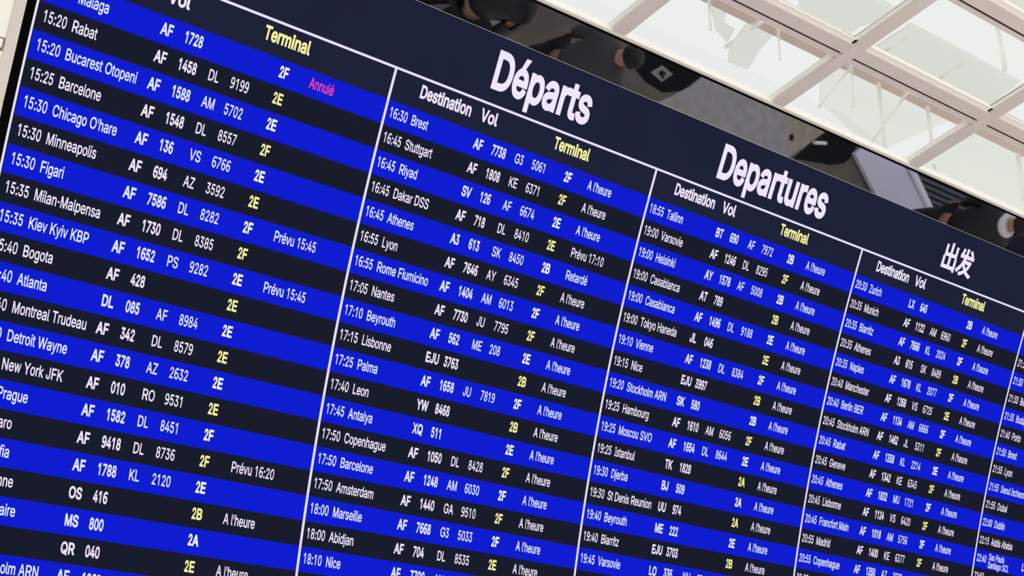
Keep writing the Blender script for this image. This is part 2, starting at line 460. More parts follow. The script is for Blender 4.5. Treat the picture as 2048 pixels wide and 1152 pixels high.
def skin_mesh(name, pts, edges, mat, parent, origin, sub=2):
    """one continuous surface grown over connected joints (position, radius)"""
    me = bpy.data.meshes.new(name)
    me.from_pydata([Vector(q[:3]) - Vector(origin) for q in pts], edges, [])
    o = bpy.data.objects.new(name, me)
    COL.objects.link(o)
    o.modifiers.new('skin', 'SKIN')
    if not me.skin_vertices: bpy.context.view_layer.objects.active = o
    for i, sv in enumerate(me.skin_vertices[0].data):
        r = pts[i][3]
        sv.radius = (r, r) if not isinstance(r, tuple) else r
        sv.use_root = (i == 0)
    s = o.modifiers.new('sub', 'SUBSURF'); s.levels = sub; s.render_levels = sub
    bpy.context.view_layer.update()
    ev = o.evaluated_get(bpy.context.evaluated_depsgraph_get())
    m2 = bpy.data.meshes.new_from_object(ev)
    o.modifiers.clear()
    o.data = m2
    bpy.data.meshes.remove(me)
    m2.materials.clear(); m2.materials.append(mat)
    for q in m2.polygons: q.use_smooth = True
    place(o, origin, parent)
    return o

def person(x, y, face, label, coat, hair_mat, shirt=True, arm=0.0):
    """standing person; face is the heading in radians"""
    root = empty('person', (x, y, 0.0))
    tag(root, label, 'person')
    ca, sa = math.cos(face), math.sin(face)
    def P(f, s, z, r): return (x + f * ca - s * sa, y + f * sa + s * ca, z, r)
    body = [P(0, 0, 0.95, 0.08), P(0, 0, 1.15, 0.10), P(0, 0, 1.36, 0.12), P(0, 0, 1.50, 0.055), P(0.02, 0, 1.60, 0.085), P(0.03, 0, 1.70, 0.08)]
    edges = [(0, 1), (1, 2), (2, 3), (3, 4), (4, 5)]
    for s in (-1, 1):
        b = len(body)
        body += [P(0, s * 0.10, 0.86, 0.070), P(0.02, s * 0.11, 0.50, 0.055), P(0, s * 0.11, 0.10, 0.038), P(0.13, s * 0.12, 0.055, 0.028)]
        edges += [(0, b), (b, b + 1), (b + 1, b + 2), (b + 2, b + 3)]
        b = len(body)
        body += [P(0, s * 0.19, 1.37, 0.045), P(0.02 + arm * 0.1, s * 0.24, 1.14, 0.042), P(0.10 + arm * 0.2, s * 0.22, 0.92 + arm * 0.12, 0.030), P(0.14 + arm * 0.25, s * 0.21, 0.84 + arm * 0.12, 0.028)]
        edges += [(2, b), (b, b + 1), (b + 1, b + 2), (b + 2, b + 3)]
        for q in range(4):
            e0 = len(body)
            body += [P(0.16 + arm * 0.26, s * (0.185 + 0.016 * q), 0.78 + arm * 0.12, 0.009), P(0.18 + arm * 0.28, s * (0.185 + 0.016 * q), 0.73 + arm * 0.13, 0.008)]
            edges += [(b + 3, e0), (e0, e0 + 1)]
        e0 = len(body)
        body += [P(0.20 + arm * 0.25, s * 0.18, 0.82 + arm * 0.12, 0.009)]
        edges += [(b + 3, e0)]
    skin_mesh('body', body, edges, MAT['skin'], root, (x, y, 0), 1)
    coatp = [P(0, 0, 0.90, 0.185), P(0, 0, 1.15, 0.17), P(0, 0, 1.39, 0.165), P(0, 0, 1.53, 0.085)]
    ce = [(0, 1), (1, 2), (2, 3)]
    for s in (-1, 1):
        b = len(coatp)
        coatp += [P(0, s * 0.19, 1.40, 0.082), P(0.02 + arm * 0.1, s * 0.25, 1.14, 0.062), P(0.10 + arm * 0.2, s * 0.225, 0.93 + arm * 0.12, 0.048)]
        ce += [(2, b), (b, b + 1), (b + 1, b + 2)]
    skin_mesh('jacket', coatp, ce, coat, root, (x, y, 0))
    leg = [P(0, 0, 1.0, 0.17)]; le = []
    for s in (-1, 1):
        b = len(leg)
        leg += [P(0, s * 0.10, 0.85, 0.13), P(0.02, s * 0.11, 0.50, 0.09), P(0, s * 0.11, 0.09, 0.058)]
        le += [(0, b), (b, b + 1), (b + 1, b + 2)]
    skin_mesh('trousers', leg, le, MAT['trousers'], root, (x, y, 0))
    for s in (-1, 1):
        skin_mesh('shoe', [P(-0.03, s * 0.11, 0.056, 0.042), P(0.17, s * 0.12, 0.050, 0.036)], [(0, 1)], MAT['black_mat'], root, (x, y, 0))
    hr = [P(-0.045, 0, 1.60, 0.098), P(-0.03, 0, 1.68, 0.108), P(-0.01, 0, 1.745, 0.088)]
    skin_mesh('hair', hr, [(0, 1), (1, 2)], hair_mat, root, (x, y, 0))
    if shirt:
        ring = [P(0.085 * math.cos(q * 0.7854), 0.095 * math.sin(q * 0.7854), 1.515 + 0.01 * math.cos(q * 0.7854), 0.045) for q in range(8)]
        tails = [P(0.13, 0.05, 1.40, 0.035), P(0.17, 0.06, 1.22, 0.030)]
        skin_mesh('scarf', ring + tails, [(q, (q + 1) % 8) for q in range(8)] + [(1, 8), (8, 9)], MAT['shirt'], root, (x, y, 0))
    for s in (-1, 1):
        MB().tube(P(0.105, s * 0.032, 1.655, 0)[:3], P(0.118, s * 0.032, 1.655, 0)[:3], 0.010).obj('eye', MAT['hair'], root)
    MB().tube(P(0.10, 0, 1.625, 0)[:3], P(0.135, 0, 1.615, 0)[:3], 0.013).obj('nose', MAT['skin'], root)
    MB().tube(P(0.095, -0.025, 1.575, 0)[:3], P(0.095, 0.025, 1.575, 0)[:3], 0.010).obj('mouth', MAT['skin'], root)
    return root

person(9.80, -2.66, math.radians(-20), 'person in a black jacket and white scarf mirrored beside the white escalator rail', MAT['jacket'], MAT['hair'], True, 0.3)
person(10.55, -2.56, math.radians(-10), 'person in a navy jacket mirrored nearest the right end of the fascia', MAT['jacket_blue'], MAT['hair'], False, 0.3)
person(3.20, -2.86, math.radians(-15), 'person in a black jacket mirrored at the left end near the skylight corner', MAT['jacket'], MAT['hair'], False, 0.3)
person(4.22, -2.64, math.radians(-30), 'person in a charcoal jacket mirrored above the end of the first heading', MAT['jacket_grey'], MAT['hair'], False, 0.3)
slab('rubber_mat', [(5.92, -3.62), (7.1, -3.62), (6.93, -3.44), (6.70, -3.24), (6.45, -3.15), (6.20, -3.18), (5.95, -3.3)], 0.004, 0.008, MAT['black_mat'], 'black rubber mat mirrored left of the concrete slab, a card lying on it', 'mat')
card = empty('photo_card', (6.39, -3.31, 0.008))
tag(card, 'small pale card with a dark round figure lying on the mirrored black mat', 'card')
MB().prism([(6.24, -3.28, 0), (6.38, -3.385, 0), (6.54, -3.35, 0), (6.41, -3.24, 0)], (0, 0, 0.008), (0, 0, 0.012)).obj('card_sheet', MAT['light_tile'], card)
MB().prism([(6.40 + 0.045 * math.cos(a * 0.4), -3.322 + 0.018 * math.sin(a * 0.4), 0) for a in range(16)], (0, 0, 0.0125), (0, 0, 0.0145)).prism([(6.34, -3.30, 0), (6.37, -3.315, 0), (6.44, -3.285, 0), (6.42, -3.268, 0)], (0, 0, 0.0125), (0, 0, 0.0145)).obj('card_figure', MAT['black_mat'], card)

# ------------------------------------------------------------------ lettering
# outlines of the letters (regular R, bold B): advance | points | triangles, in thousandths of the capital height
GLYPH = {}
def glyph(face, char, adv, pts, tris):
    GLYPH[face + char] = (adv, list(zip(pts[::2], pts[1::2])), list(zip(tris[::3], tris[1::3], tris[2::3])))
glyph('R', "'", 405, (275,601,291,1024,114,1024,130,601), (2,3,0,0,1,2))
glyph('R', '-', 891, (201,504,201,346,686,346,686,504), (0,1,2,2,3,0))
glyph('R', '0', 891, (556,-21,650,28,724,108,778,215,810,346,820,499,810,653,777,784,724,891,649,971,556,1021,446,1037,335,1021,242,971,167,891,114,784,81,653,70,499,81,346,113,215,166,108,241,28,335,-21,446,-37,386,132,337,163,296,215,265,290,245,385,238,499,245,615,265,710,296,785,337,838,386,869,446,879,505,869,554,838,595,785,626,711,646,615,652,499,646,385,626,289,595,215,554,163,505,132,446,121), (17,18,28,28,29,17,29,30,17,16,17,30,23,47,22,47,24,22,22,24,21,24,25,21,20,21,25,25,26,20,19,20,26,26,27,19,18,19,27,28,18,27,16,30,31,15,16,31,31,32,15,14,15,32,32,33,14,13,14,33,33,34,13,34,12,13,11,35,36,11,36,10,4,5,42,41,42,5,40,41,5,5,6,40,46,0,1,45,46,1,1,2,45,44,45,2,2,3,44,43,44,3,3,4,43,4,42,43,40,6,39,6,7,39,38,39,7,7,8,38,37,38,8,8,9,37,36,37,9,10,36,9,47,23,0,0,46,47,35,11,34,12,34,11))
glyph('R', '1', 891, (382,1024,146,851,148,661,419,858,394,858,394,-24,566,-24,566,1024,394,840), (6,7,3,2,8,4,1,2,4,0,1,4,4,3,0,3,7,0,3,4,8,6,3,8,5,6,8))
glyph('R', '2', 891, (789,-24,789,135,324,135,324,109,542,337,620,422,679,494,723,558,751,616,767,673,773,733,762,814,730,888,679,950,613,997,533,1027,442,1037,352,1027,270,996,201,947,149,882,116,802,102,688,271,688,279,761,294,801,318,834,350,859,391,874,440,880,486,875,526,861,560,839,584,810,600,774,606,730,602,690,589,651,567,612,536,570,495,522,443,466,102,103,102,-24,349,135), (25,26,19,18,19,26,23,24,22,21,22,24,24,25,21,20,21,25,25,19,20,17,27,28,16,29,30,29,16,28,17,28,16,42,43,3,3,2,42,2,41,42,18,26,27,27,17,18,5,6,39,38,39,6,6,7,38,37,38,7,7,8,37,36,37,8,8,9,36,35,36,9,9,10,35,10,11,35,34,35,11,11,12,34,33,34,12,12,13,33,32,33,13,14,32,13,3,43,0,0,1,3,41,2,4,4,5,41,40,41,5,5,39,40,32,14,31,14,15,31,30,31,15,16,30,15,3,1,44,2,3,44,4,2,44))
glyph('R', '3', 891, (529,-27,617,3,691,52,748,117,784,196,796,285,785,372,749,450,692,516,616,564,522,591,392,592,399,503,756,896,756,1024,113,1024,113,865,542,865,542,890,284,597,284,463,394,463,471,456,530,438,572,409,601,374,617,331,623,285,617,235,599,196,570,164,531,141,484,127,429,122,379,126,334,138,296,159,267,186,248,220,234,283,57,283,79,172,119,98,177,40,251,-3,336,-29,428,-37,479,591,520,865), (43,37,42,37,38,42,41,42,38,38,39,41,40,41,39,45,34,35,32,33,46,12,21,22,34,45,46,46,33,34,11,19,12,45,35,44,35,36,44,43,44,36,37,43,36,21,12,20,12,19,20,31,0,1,1,30,31,24,9,23,10,23,9,28,3,4,27,28,4,4,5,27,5,6,27,26,27,6,6,7,26,30,1,2,29,30,2,2,3,29,3,28,29,26,7,25,7,8,25,24,25,8,9,24,8,18,17,13,13,14,18,32,46,0,0,31,32,23,10,22,12,22,10,12,10,47,19,11,17,16,48,18,15,16,18,18,14,15,11,12,47,17,11,47,13,17,47,17,18,48,19,17,48))
glyph('R', '4', 891, (836,184,836,343,237,343,237,320,652,1023,472,1024,54,318,54,184,697,-24,697,648,530,648,530,-24,251,343,697,184,697,343,530,343,530,184), (6,7,3,6,3,2,2,5,6,2,3,12,5,2,12,4,5,12,0,1,14,11,8,13,3,7,16,13,0,14,9,10,14,14,10,15,13,14,15,16,13,15,15,12,16,12,3,16,11,13,16))
glyph('R', '5', 891, (532,-26,618,9,691,64,746,137,781,224,792,320,786,395,767,463,736,524,695,577,645,620,587,653,521,673,451,679,395,675,341,661,293,639,260,616,289,616,317,865,744,865,744,1024,167,1024,106,476,258,459,297,488,337,505,382,517,428,521,482,514,528,495,566,464,596,423,614,374,621,319,614,264,596,216,568,177,531,147,486,128,435,122,391,126,351,140,317,161,290,189,272,222,259,280,89,280,108,176,143,105,196,45,265,1,345,-28,435,-37,291,638), (49,50,44,44,45,49,48,49,45,45,46,48,47,48,46,24,17,23,22,23,17,53,40,41,28,14,27,53,41,52,41,42,52,27,14,15,52,42,51,42,43,51,50,51,43,44,50,43,17,24,25,18,17,25,25,26,18,26,27,18,27,15,18,15,16,18,18,16,54,22,17,19,13,29,12,38,39,0,29,30,11,12,29,11,4,5,34,5,6,34,33,34,6,6,7,33,38,0,1,37,38,1,1,2,37,36,37,2,2,3,36,35,36,3,3,4,35,4,34,35,33,7,32,7,8,32,31,32,8,8,9,31,9,10,31,30,31,10,11,30,10,0,39,53,40,53,39,29,13,28,14,28,13,20,21,19,22,19,21,17,18,54,19,17,54))
glyph('R', '6', 891, (472,-49,651,-5,782,120,831,305,788,496,666,612,484,649,384,634,287,589,251,548,293,736,388,855,521,890,580,882,636,858,703,805,825,921,724,996,628,1035,511,1049,289,992,123,806,60,477,113,189,259,10,256,391,320,452,393,489,459,500,561,476,618,411,638,306,615,198,556,131,472,107,364,139,290,236), (9,21,22,24,36,23,36,25,23,22,23,25,9,22,25,0,34,35,27,28,7,0,35,24,36,24,35,9,25,26,8,9,26,26,27,8,27,7,8,20,21,10,10,11,20,13,18,12,19,12,18,2,3,31,16,17,15,14,15,17,32,33,1,1,2,32,2,31,32,31,3,30,3,4,30,4,5,30,29,30,5,6,29,5,18,13,14,14,17,18,1,33,0,34,0,33,29,6,28,7,28,6,12,19,11,20,11,19,21,9,10))
glyph('R', '7', 891, (339,-24,791,876,791,1024,99,1024,99,865,612,865,612,887,152,-24,601,865), (6,5,1,1,2,6,1,5,0,4,8,6,3,4,6,6,2,3,5,6,8,0,5,8,7,0,8))
glyph('R', '8', 891, (545,-28,633,1,707,47,764,108,800,182,812,265,804,332,783,394,749,448,705,492,653,525,614,537,614,510,669,534,726,591,762,665,774,748,763,827,730,897,679,956,612,1000,533,1028,445,1037,356,1028,276,1000,209,956,158,897,125,827,114,748,126,665,163,591,220,534,276,509,276,538,237,525,184,492,140,448,106,394,85,332,78,265,90,182,126,108,182,47,256,1,345,-28,445,-37,387,125,339,140,301,163,273,193,256,229,251,272,257,318,275,358,304,391,343,417,390,433,445,439,498,433,545,417,584,391,614,358,632,318,638,272,632,230,615,193,588,163,550,140,502,125,445,120,399,598,360,611,328,633,305,662,290,697,285,738,290,779,305,813,328,841,359,862,398,876,445,880,491,876,530,862,561,841,584,813,599,779,604,738,599,697,583,662,559,633,528,611,490,598,445,593,650,526,239,526), (34,35,32,42,49,41,49,50,41,40,41,50,39,40,50,50,51,39,38,39,51,51,52,38,37,38,52,52,53,37,36,37,53,53,35,36,72,73,33,70,56,57,46,44,45,45,69,46,23,79,80,44,46,47,70,71,33,72,33,71,24,78,79,79,23,24,44,47,43,47,48,43,42,43,48,49,42,48,35,53,54,32,35,54,54,55,32,55,56,32,56,70,32,70,33,32,33,73,31,30,31,73,73,74,30,29,30,74,74,75,29,28,29,75,75,76,28,27,28,76,26,27,76,76,77,26,25,26,77,77,78,25,78,24,25,82,22,81,83,21,82,22,82,21,68,0,67,84,20,83,21,83,20,9,10,12,12,10,94,2,3,65,64,65,3,3,4,64,4,5,64,63,64,5,5,6,63,62,63,6,6,7,62,61,62,7,7,8,61,9,61,8,67,0,1,66,67,1,1,2,66,2,65,66,61,9,60,9,12,60,59,60,12,58,59,12,92,58,12,12,11,92,91,92,11,90,91,11,89,90,11,11,13,89,13,14,89,88,89,14,14,15,88,87,88,15,15,16,87,86,87,16,16,17,86,17,18,86,85,86,18,18,19,85,84,85,19,20,84,19,0,68,45,69,45,68,58,92,57,92,93,57,70,57,93,81,22,80,23,80,22,11,12,94,13,11,94,33,31,95,32,33,95,34,32,95))
glyph('R', '9', 891, (389,-49,606,10,768,204,831,543,777,822,630,993,417,1049,238,1005,109,881,60,695,102,506,224,389,403,351,508,367,605,413,640,453,596,266,503,146,380,111,317,119,258,143,185,196,68,79,169,5,267,-34,637,615,571,551,498,512,428,500,329,524,271,589,251,694,274,803,333,871,418,895,528,863,602,769), (23,21,22,8,9,31,0,18,19,0,19,24,20,24,19,24,20,23,21,23,20,29,30,11,10,11,30,9,10,30,31,9,30,8,31,32,7,8,32,32,33,7,28,12,13,13,27,28,6,34,35,2,3,15,25,15,3,3,4,25,16,1,2,25,4,36,5,36,4,1,16,17,27,13,14,26,27,14,14,15,26,15,25,26,36,5,35,6,35,5,1,17,0,18,0,17,29,11,12,12,28,29,34,6,33,7,33,6,2,15,16))
glyph('R', ':', 369, (231,-24,268,0,293,37,301,81,293,124,268,161,231,186,187,194,144,186,107,161,82,125,73,81,82,37,107,0,144,-24,187,-33,231,516,268,541,293,578,301,621,293,665,268,702,231,727,187,735,144,727,107,702,82,665,73,621,82,578,107,541,144,516,187,508), (11,12,9,10,11,9,28,26,27,12,13,14,9,12,14,14,7,9,7,8,9,26,28,29,29,25,26,18,19,17,19,20,21,2,3,1,0,1,3,3,4,5,31,16,17,17,19,31,23,31,19,19,21,23,22,23,21,14,15,0,7,14,0,0,3,7,3,5,7,5,6,7,29,30,31,25,29,31,31,23,25,24,25,23))
glyph('R', 'A', 943, (184,-24,397,587,417,647,441,722,470,817,513,964,425,964,468,818,497,724,521,649,542,587,760,-24,944,-24,559,1024,379,1024,-1,-24,750,256,750,414,193,414,193,256,469,814,604,414,337,414,282,256,660,256), (15,0,19,19,18,15,18,14,15,6,3,7,1,2,18,14,18,2,2,3,14,3,6,14,4,8,5,11,12,16,12,17,16,17,12,13,17,10,21,9,10,17,17,13,9,8,9,13,5,8,13,7,3,20,4,5,7,6,7,5,14,6,5,5,13,14,1,18,22,4,7,20,8,4,20,11,16,24,16,17,21,19,0,23,18,19,22,22,19,23,21,22,23,24,21,23,16,21,24))
glyph('R', 'B', 897, (486,-24,596,-14,687,14,758,59,807,119,836,190,845,268,837,345,812,411,774,463,727,502,674,528,642,535,642,508,671,519,714,543,752,576,781,618,800,671,806,735,797,811,769,881,722,940,657,986,574,1014,475,1024,95,1024,95,-24,269,430,487,430,544,424,590,407,626,382,653,349,669,311,675,269,664,217,633,175,575,146,480,136,269,136,269,864,470,864,548,854,598,825,627,783,637,731,631,690,615,655,590,626,556,604,515,590,467,585,269,585,681,525), (27,40,28,26,27,28,28,53,26,53,41,26,29,51,52,40,27,0,0,39,40,29,52,28,53,28,52,42,25,41,26,41,25,39,0,1,1,38,39,51,29,30,43,24,42,25,42,24,12,13,14,14,11,12,11,15,12,4,5,36,35,36,5,5,6,35,6,7,35,34,35,7,7,8,34,33,34,8,8,9,33,14,13,10,14,10,54,18,19,46,19,20,46,38,1,2,37,38,2,2,3,37,3,4,37,4,36,37,33,9,32,9,10,32,10,13,32,31,32,13,30,31,13,51,30,13,13,12,51,50,51,12,49,50,12,48,49,12,12,15,48,15,16,48,47,48,16,16,17,47,17,18,47,18,46,47,46,20,45,20,21,45,44,45,21,21,22,44,22,23,44,43,44,23,24,43,23,11,14,54,15,11,54))
glyph('R', 'C', 1003, (603,-31,677,-13,745,16,806,56,858,106,901,166,933,235,960,339,785,339,766,276,746,238,720,205,688,178,653,156,613,140,570,131,526,128,445,138,374,170,314,222,267,294,237,387,227,499,237,612,267,705,314,777,374,830,445,861,526,872,570,869,613,860,653,844,688,823,720,795,746,763,766,724,785,661,960,661,933,766,901,834,858,894,805,945,744,985,676,1014,603,1031,525,1037,397,1021,283,971,188,891,116,783,70,652,55,499,70,347,116,216,188,109,283,29,397,-21,525,-37), (52,53,20,20,21,52,51,52,21,21,22,51,22,23,51,50,51,23,23,24,50,49,50,24,56,17,18,0,15,57,16,57,15,45,27,28,28,29,45,17,56,57,57,16,17,46,26,27,27,45,46,56,18,55,54,55,18,18,19,54,53,54,19,20,53,19,49,24,25,48,49,25,25,26,48,47,48,26,26,46,47,1,13,14,31,43,30,44,30,43,13,1,2,2,12,13,32,42,31,43,31,42,5,6,9,8,9,6,6,7,8,37,38,36,35,36,38,38,39,35,34,35,39,39,40,34,12,2,3,11,12,3,3,4,11,10,11,4,4,5,10,5,9,10,34,40,33,40,41,33,32,33,41,42,32,41,1,14,0,15,0,14,30,44,29,45,29,44))
glyph('R', 'D', 987, (577,-8,701,40,801,117,873,223,917,352,931,502,917,651,873,779,802,884,705,961,584,1008,444,1024,160,1024,160,864,433,864,535,853,616,821,679,769,724,699,751,609,761,502,751,394,723,303,677,232,613,179,528,147,421,136,165,136,165,-24,431,-24,95,1024,95,-24,269,-24,269,1024,269,136,269,864), (30,31,13,13,12,30,27,28,32,28,27,31,13,31,27,12,13,33,0,24,25,0,25,29,26,29,25,11,14,15,15,10,11,29,26,32,32,26,34,35,14,33,14,11,33,16,17,9,19,20,5,5,6,19,23,1,2,2,3,23,22,23,3,3,4,22,21,22,4,4,5,21,5,20,21,19,6,18,6,7,18,17,18,7,7,8,17,9,17,8,24,0,1,1,23,24,10,15,16,16,9,10,27,32,34,13,27,35,27,34,35,33,13,35))
glyph('R', 'E', 823, (761,-24,761,136,269,136,269,426,722,426,722,585,269,585,269,864,756,864,756,1024,95,1024,95,-24), (11,2,3,10,11,3,3,6,10,6,7,10,2,11,0,0,1,2,6,3,4,4,5,6,8,9,7,10,7,9))
glyph('R', 'F', 806, (269,-24,269,411,704,411,704,571,269,571,269,864,749,864,749,1024,95,1024,95,-24), (0,1,9,1,4,9,8,9,4,6,7,5,4,1,2,2,3,4,8,4,5,5,7,8))
glyph('R', 'G', 1023, (647,-24,752,16,840,80,907,167,949,272,963,392,963,526,532,526,532,368,901,387,795,426,783,320,758,254,718,200,666,161,602,136,528,128,447,139,375,170,314,223,267,295,237,387,227,499,237,612,267,705,313,778,373,830,443,862,522,872,569,869,613,859,651,843,685,821,716,793,741,760,763,722,786,662,963,662,935,763,903,831,860,890,807,941,746,982,677,1012,601,1031,520,1037,393,1021,280,971,186,891,115,783,70,652,55,499,70,348,115,217,186,109,281,29,397,-21,528,-37,790,381), (52,53,20,20,21,52,51,52,21,21,22,51,22,23,51,50,51,23,23,24,50,49,50,24,27,46,26,17,57,16,45,28,29,57,17,56,18,56,17,28,45,27,46,27,45,56,18,55,18,19,55,54,55,19,53,54,19,20,53,19,49,24,25,48,49,25,47,48,25,25,26,47,26,46,47,0,14,15,31,43,30,44,30,43,14,0,1,1,13,14,32,42,31,43,31,42,4,5,9,5,6,9,4,9,11,9,6,10,37,38,36,35,36,38,38,39,35,13,1,2,2,3,13,12,13,3,3,4,12,4,11,12,35,39,34,39,40,34,33,34,40,40,41,33,32,33,41,42,32,41,0,15,57,16,57,15,7,8,10,30,44,29,45,29,44,10,6,7,10,8,58,9,10,58,11,9,58))
glyph('R', 'H', 1016, (269,-24,269,432,748,432,748,-24,922,-24,922,1024,748,1024,748,591,269,591,269,1024,95,1024,95,-24), (11,0,1,10,11,1,1,8,10,8,9,10,2,3,4,4,5,2,7,2,5,5,6,7,8,1,2,2,7,8))
glyph('R', 'I', 591, (553,-24,553,136,383,136,383,864,553,864,553,1024,37,1024,37,864,209,864,209,136,37,136,37,-24), (10,11,9,8,6,7,2,0,1,4,5,3,9,11,0,0,2,9,8,9,2,2,3,8,3,5,8,6,8,5))
glyph('R', 'J', 779, (492,-16,595,47,663,150,685,284,685,1024,511,1024,511,288,500,213,470,163,424,132,364,122,302,132,256,163,226,213,216,288,216,363,42,363,42,284,63,150,132,47,235,-17,364,-37), (16,17,14,21,11,20,11,12,20,20,12,19,12,13,19,18,19,13,17,18,13,14,17,13,16,14,15,0,8,9,3,4,6,5,6,4,8,0,1,7,8,1,1,2,7,2,3,7,3,6,7,0,9,21,9,10,21,11,21,10))
glyph('R', 'K', 917, (457,518,464,518,924,1019,704,1024,399,693,362,653,325,612,290,570,255,528,221,484,182,433,188,242,269,-24,269,380,267,442,269,657,269,1024,95,1024,95,-24,924,-22,449,647,340,510,719,-24,269,325,268,544,507,565,386,445), (11,10,18,17,18,10,11,18,12,10,11,13,13,14,10,9,10,14,14,8,9,8,15,9,10,9,15,17,10,15,15,16,17,6,7,21,4,5,20,20,5,6,22,19,1,6,21,20,0,1,20,25,2,20,2,3,20,4,20,3,23,26,13,14,13,21,21,7,24,11,12,23,13,11,23,8,14,24,14,21,24,15,8,24,1,19,25,20,1,25,21,0,20,0,21,26,21,13,26,1,0,26,22,1,26))
glyph('R', 'L', 772, (734,-24,734,136,269,136,269,1024,95,1024,95,-24), (4,5,2,2,5,0,0,1,2,4,2,3))
glyph('R', 'M', 1235, (263,-24,263,572,263,607,263,646,261,731,259,818,256,922,187,922,215,842,247,747,263,702,291,623,303,590,313,563,546,-24,688,-24,918,563,928,591,941,624,955,663,970,705,1001,797,1016,845,1040,922,974,922,971,813,969,725,969,683,968,643,968,572,968,-24,1140,-24,1140,1024,920,1024,671,376,661,350,650,319,638,283,626,245,572,72,664,72,645,135,635,172,623,210,611,248,587,320,576,351,567,376,314,1024,95,1024,95,-24,262,706,969,702,619,223), (7,49,8,8,6,7,0,1,50,49,50,1,1,2,49,8,49,2,9,8,2,2,3,9,4,5,9,8,9,5,6,8,5,44,45,39,12,13,47,10,11,4,6,5,48,7,6,48,49,7,48,37,42,36,34,16,17,23,22,32,32,22,21,25,21,22,24,25,22,22,23,24,29,30,31,31,32,29,32,21,29,28,29,21,27,28,21,20,27,21,26,20,21,21,25,26,19,52,26,25,24,33,24,23,33,23,32,33,39,14,15,15,40,39,40,41,39,41,42,39,43,39,42,38,43,42,42,37,38,9,3,51,4,9,51,10,4,51,46,47,13,14,39,13,39,45,13,45,46,13,16,34,35,40,15,16,41,40,16,42,41,36,41,16,35,35,36,41,20,26,52,27,20,52,17,18,34,25,33,34,26,25,19,25,34,18,18,19,25,43,38,53,39,43,53,44,39,53,5,4,11,48,5,47,11,12,47,47,5,11))
glyph('R', 'N', 1029, (269,-24,269,572,269,604,268,645,266,696,264,755,257,919,174,907,270,737,301,684,328,638,353,597,377,558,747,-24,934,-24,934,1024,760,1024,760,383,761,309,762,262,764,212,767,158,775,78,849,90,809,171,783,221,757,267,733,308,712,344,694,372,281,1024,95,1024,95,-24,264,747,762,258), (3,4,7,4,33,7,6,7,5,32,0,1,31,32,1,7,31,1,1,2,7,3,7,2,8,9,5,6,5,9,7,6,30,31,7,30,23,14,24,23,24,22,21,22,24,20,21,24,24,25,20,19,34,25,14,23,13,23,22,13,22,21,13,26,27,20,19,25,18,25,24,18,17,18,24,24,14,17,14,15,17,16,17,15,5,7,33,8,5,33,21,20,27,13,21,12,29,12,21,28,29,21,27,28,21,20,25,34,26,20,34,6,9,30,11,12,29,29,30,11,10,11,30,9,10,30))
glyph('R', 'O', 1048, (653,-21,767,29,861,109,933,216,978,347,993,499,978,652,933,783,861,891,767,971,653,1021,525,1037,397,1021,283,971,188,891,116,783,71,652,55,499,71,347,116,216,188,109,283,29,397,-21,525,-37,446,138,375,170,315,222,268,294,237,386,227,499,237,613,268,706,315,778,375,830,446,862,525,872,604,862,674,831,734,779,781,707,812,613,822,499,812,386,781,293,734,221,674,169,604,138,525,128), (18,19,27,27,28,18,17,18,28,28,29,17,29,30,17,16,17,30,30,31,16,15,16,31,26,21,25,32,33,13,24,22,23,23,47,24,25,21,22,22,24,25,34,12,33,13,33,12,21,26,20,19,20,26,27,19,26,15,31,32,14,15,32,32,13,14,11,35,36,36,10,11,44,45,1,38,9,37,1,45,0,46,0,45,10,36,37,37,9,10,3,4,43,42,43,4,4,5,42,41,42,5,40,41,5,5,6,40,39,40,6,6,7,39,44,1,2,2,3,44,3,43,44,39,7,38,7,8,38,9,38,8,0,46,23,47,23,46,35,11,34,12,34,11))
glyph('R', 'P', 874, (269,-24,269,865,455,865,522,859,572,841,609,814,633,778,648,735,653,683,648,632,633,588,608,552,572,524,523,506,456,500,191,500,191,342,464,342,573,353,665,386,736,440,787,511,817,593,827,683,817,774,787,856,736,925,665,979,573,1013,464,1024,95,1024,95,-24,269,500,269,342), (16,15,31,30,31,15,16,31,0,30,15,1,13,17,18,18,12,13,4,28,3,29,3,28,17,13,14,3,29,2,1,2,29,30,1,29,11,19,20,10,11,20,20,21,10,21,22,10,9,10,22,22,23,9,8,9,23,7,8,23,23,24,7,6,7,24,24,25,6,25,26,6,5,6,26,26,27,5,12,18,19,19,11,12,5,27,4,28,4,27,1,15,32,16,0,33,15,16,32,32,16,33,14,32,33,17,14,33))
glyph('R', 'Q', 1048, (632,76,660,38,776,-118,963,-115,773,142,745,181,626,336,440,334,653,-21,767,29,861,109,933,216,978,347,993,499,978,652,933,783,861,891,767,971,653,1021,525,1037,397,1021,283,971,188,891,116,783,71,652,55,499,71,347,116,216,188,109,283,29,397,-21,525,-37,446,138,375,170,315,222,268,294,237,386,227,499,237,613,268,706,315,778,375,830,446,862,525,872,604,862,674,831,734,779,781,707,812,613,822,499,812,386,781,293,734,221,674,169,604,138,525,128,691,-4,822,76,722,211,587,136), (26,27,35,35,36,26,25,26,36,36,37,25,37,38,25,24,25,38,38,39,24,23,24,39,32,31,55,43,19,42,31,32,30,33,30,32,20,41,42,42,19,20,30,33,29,33,34,29,28,29,34,27,28,34,35,27,34,23,39,40,22,23,40,21,22,40,40,41,21,41,20,21,8,1,0,1,53,0,45,46,17,9,4,1,53,1,4,4,5,53,18,44,45,45,17,18,11,12,51,50,51,12,12,13,50,49,50,13,48,49,13,13,14,48,47,48,14,14,15,47,2,3,9,10,11,4,11,51,4,5,4,51,52,5,51,47,15,46,15,16,46,17,46,16,8,0,31,55,31,0,0,53,54,53,6,54,19,43,44,44,18,19,2,9,56,9,3,57,6,53,58,54,6,7,7,59,54,1,8,56,9,1,56,4,9,57,10,4,57,5,52,58,53,5,58,0,54,59,55,0,59))
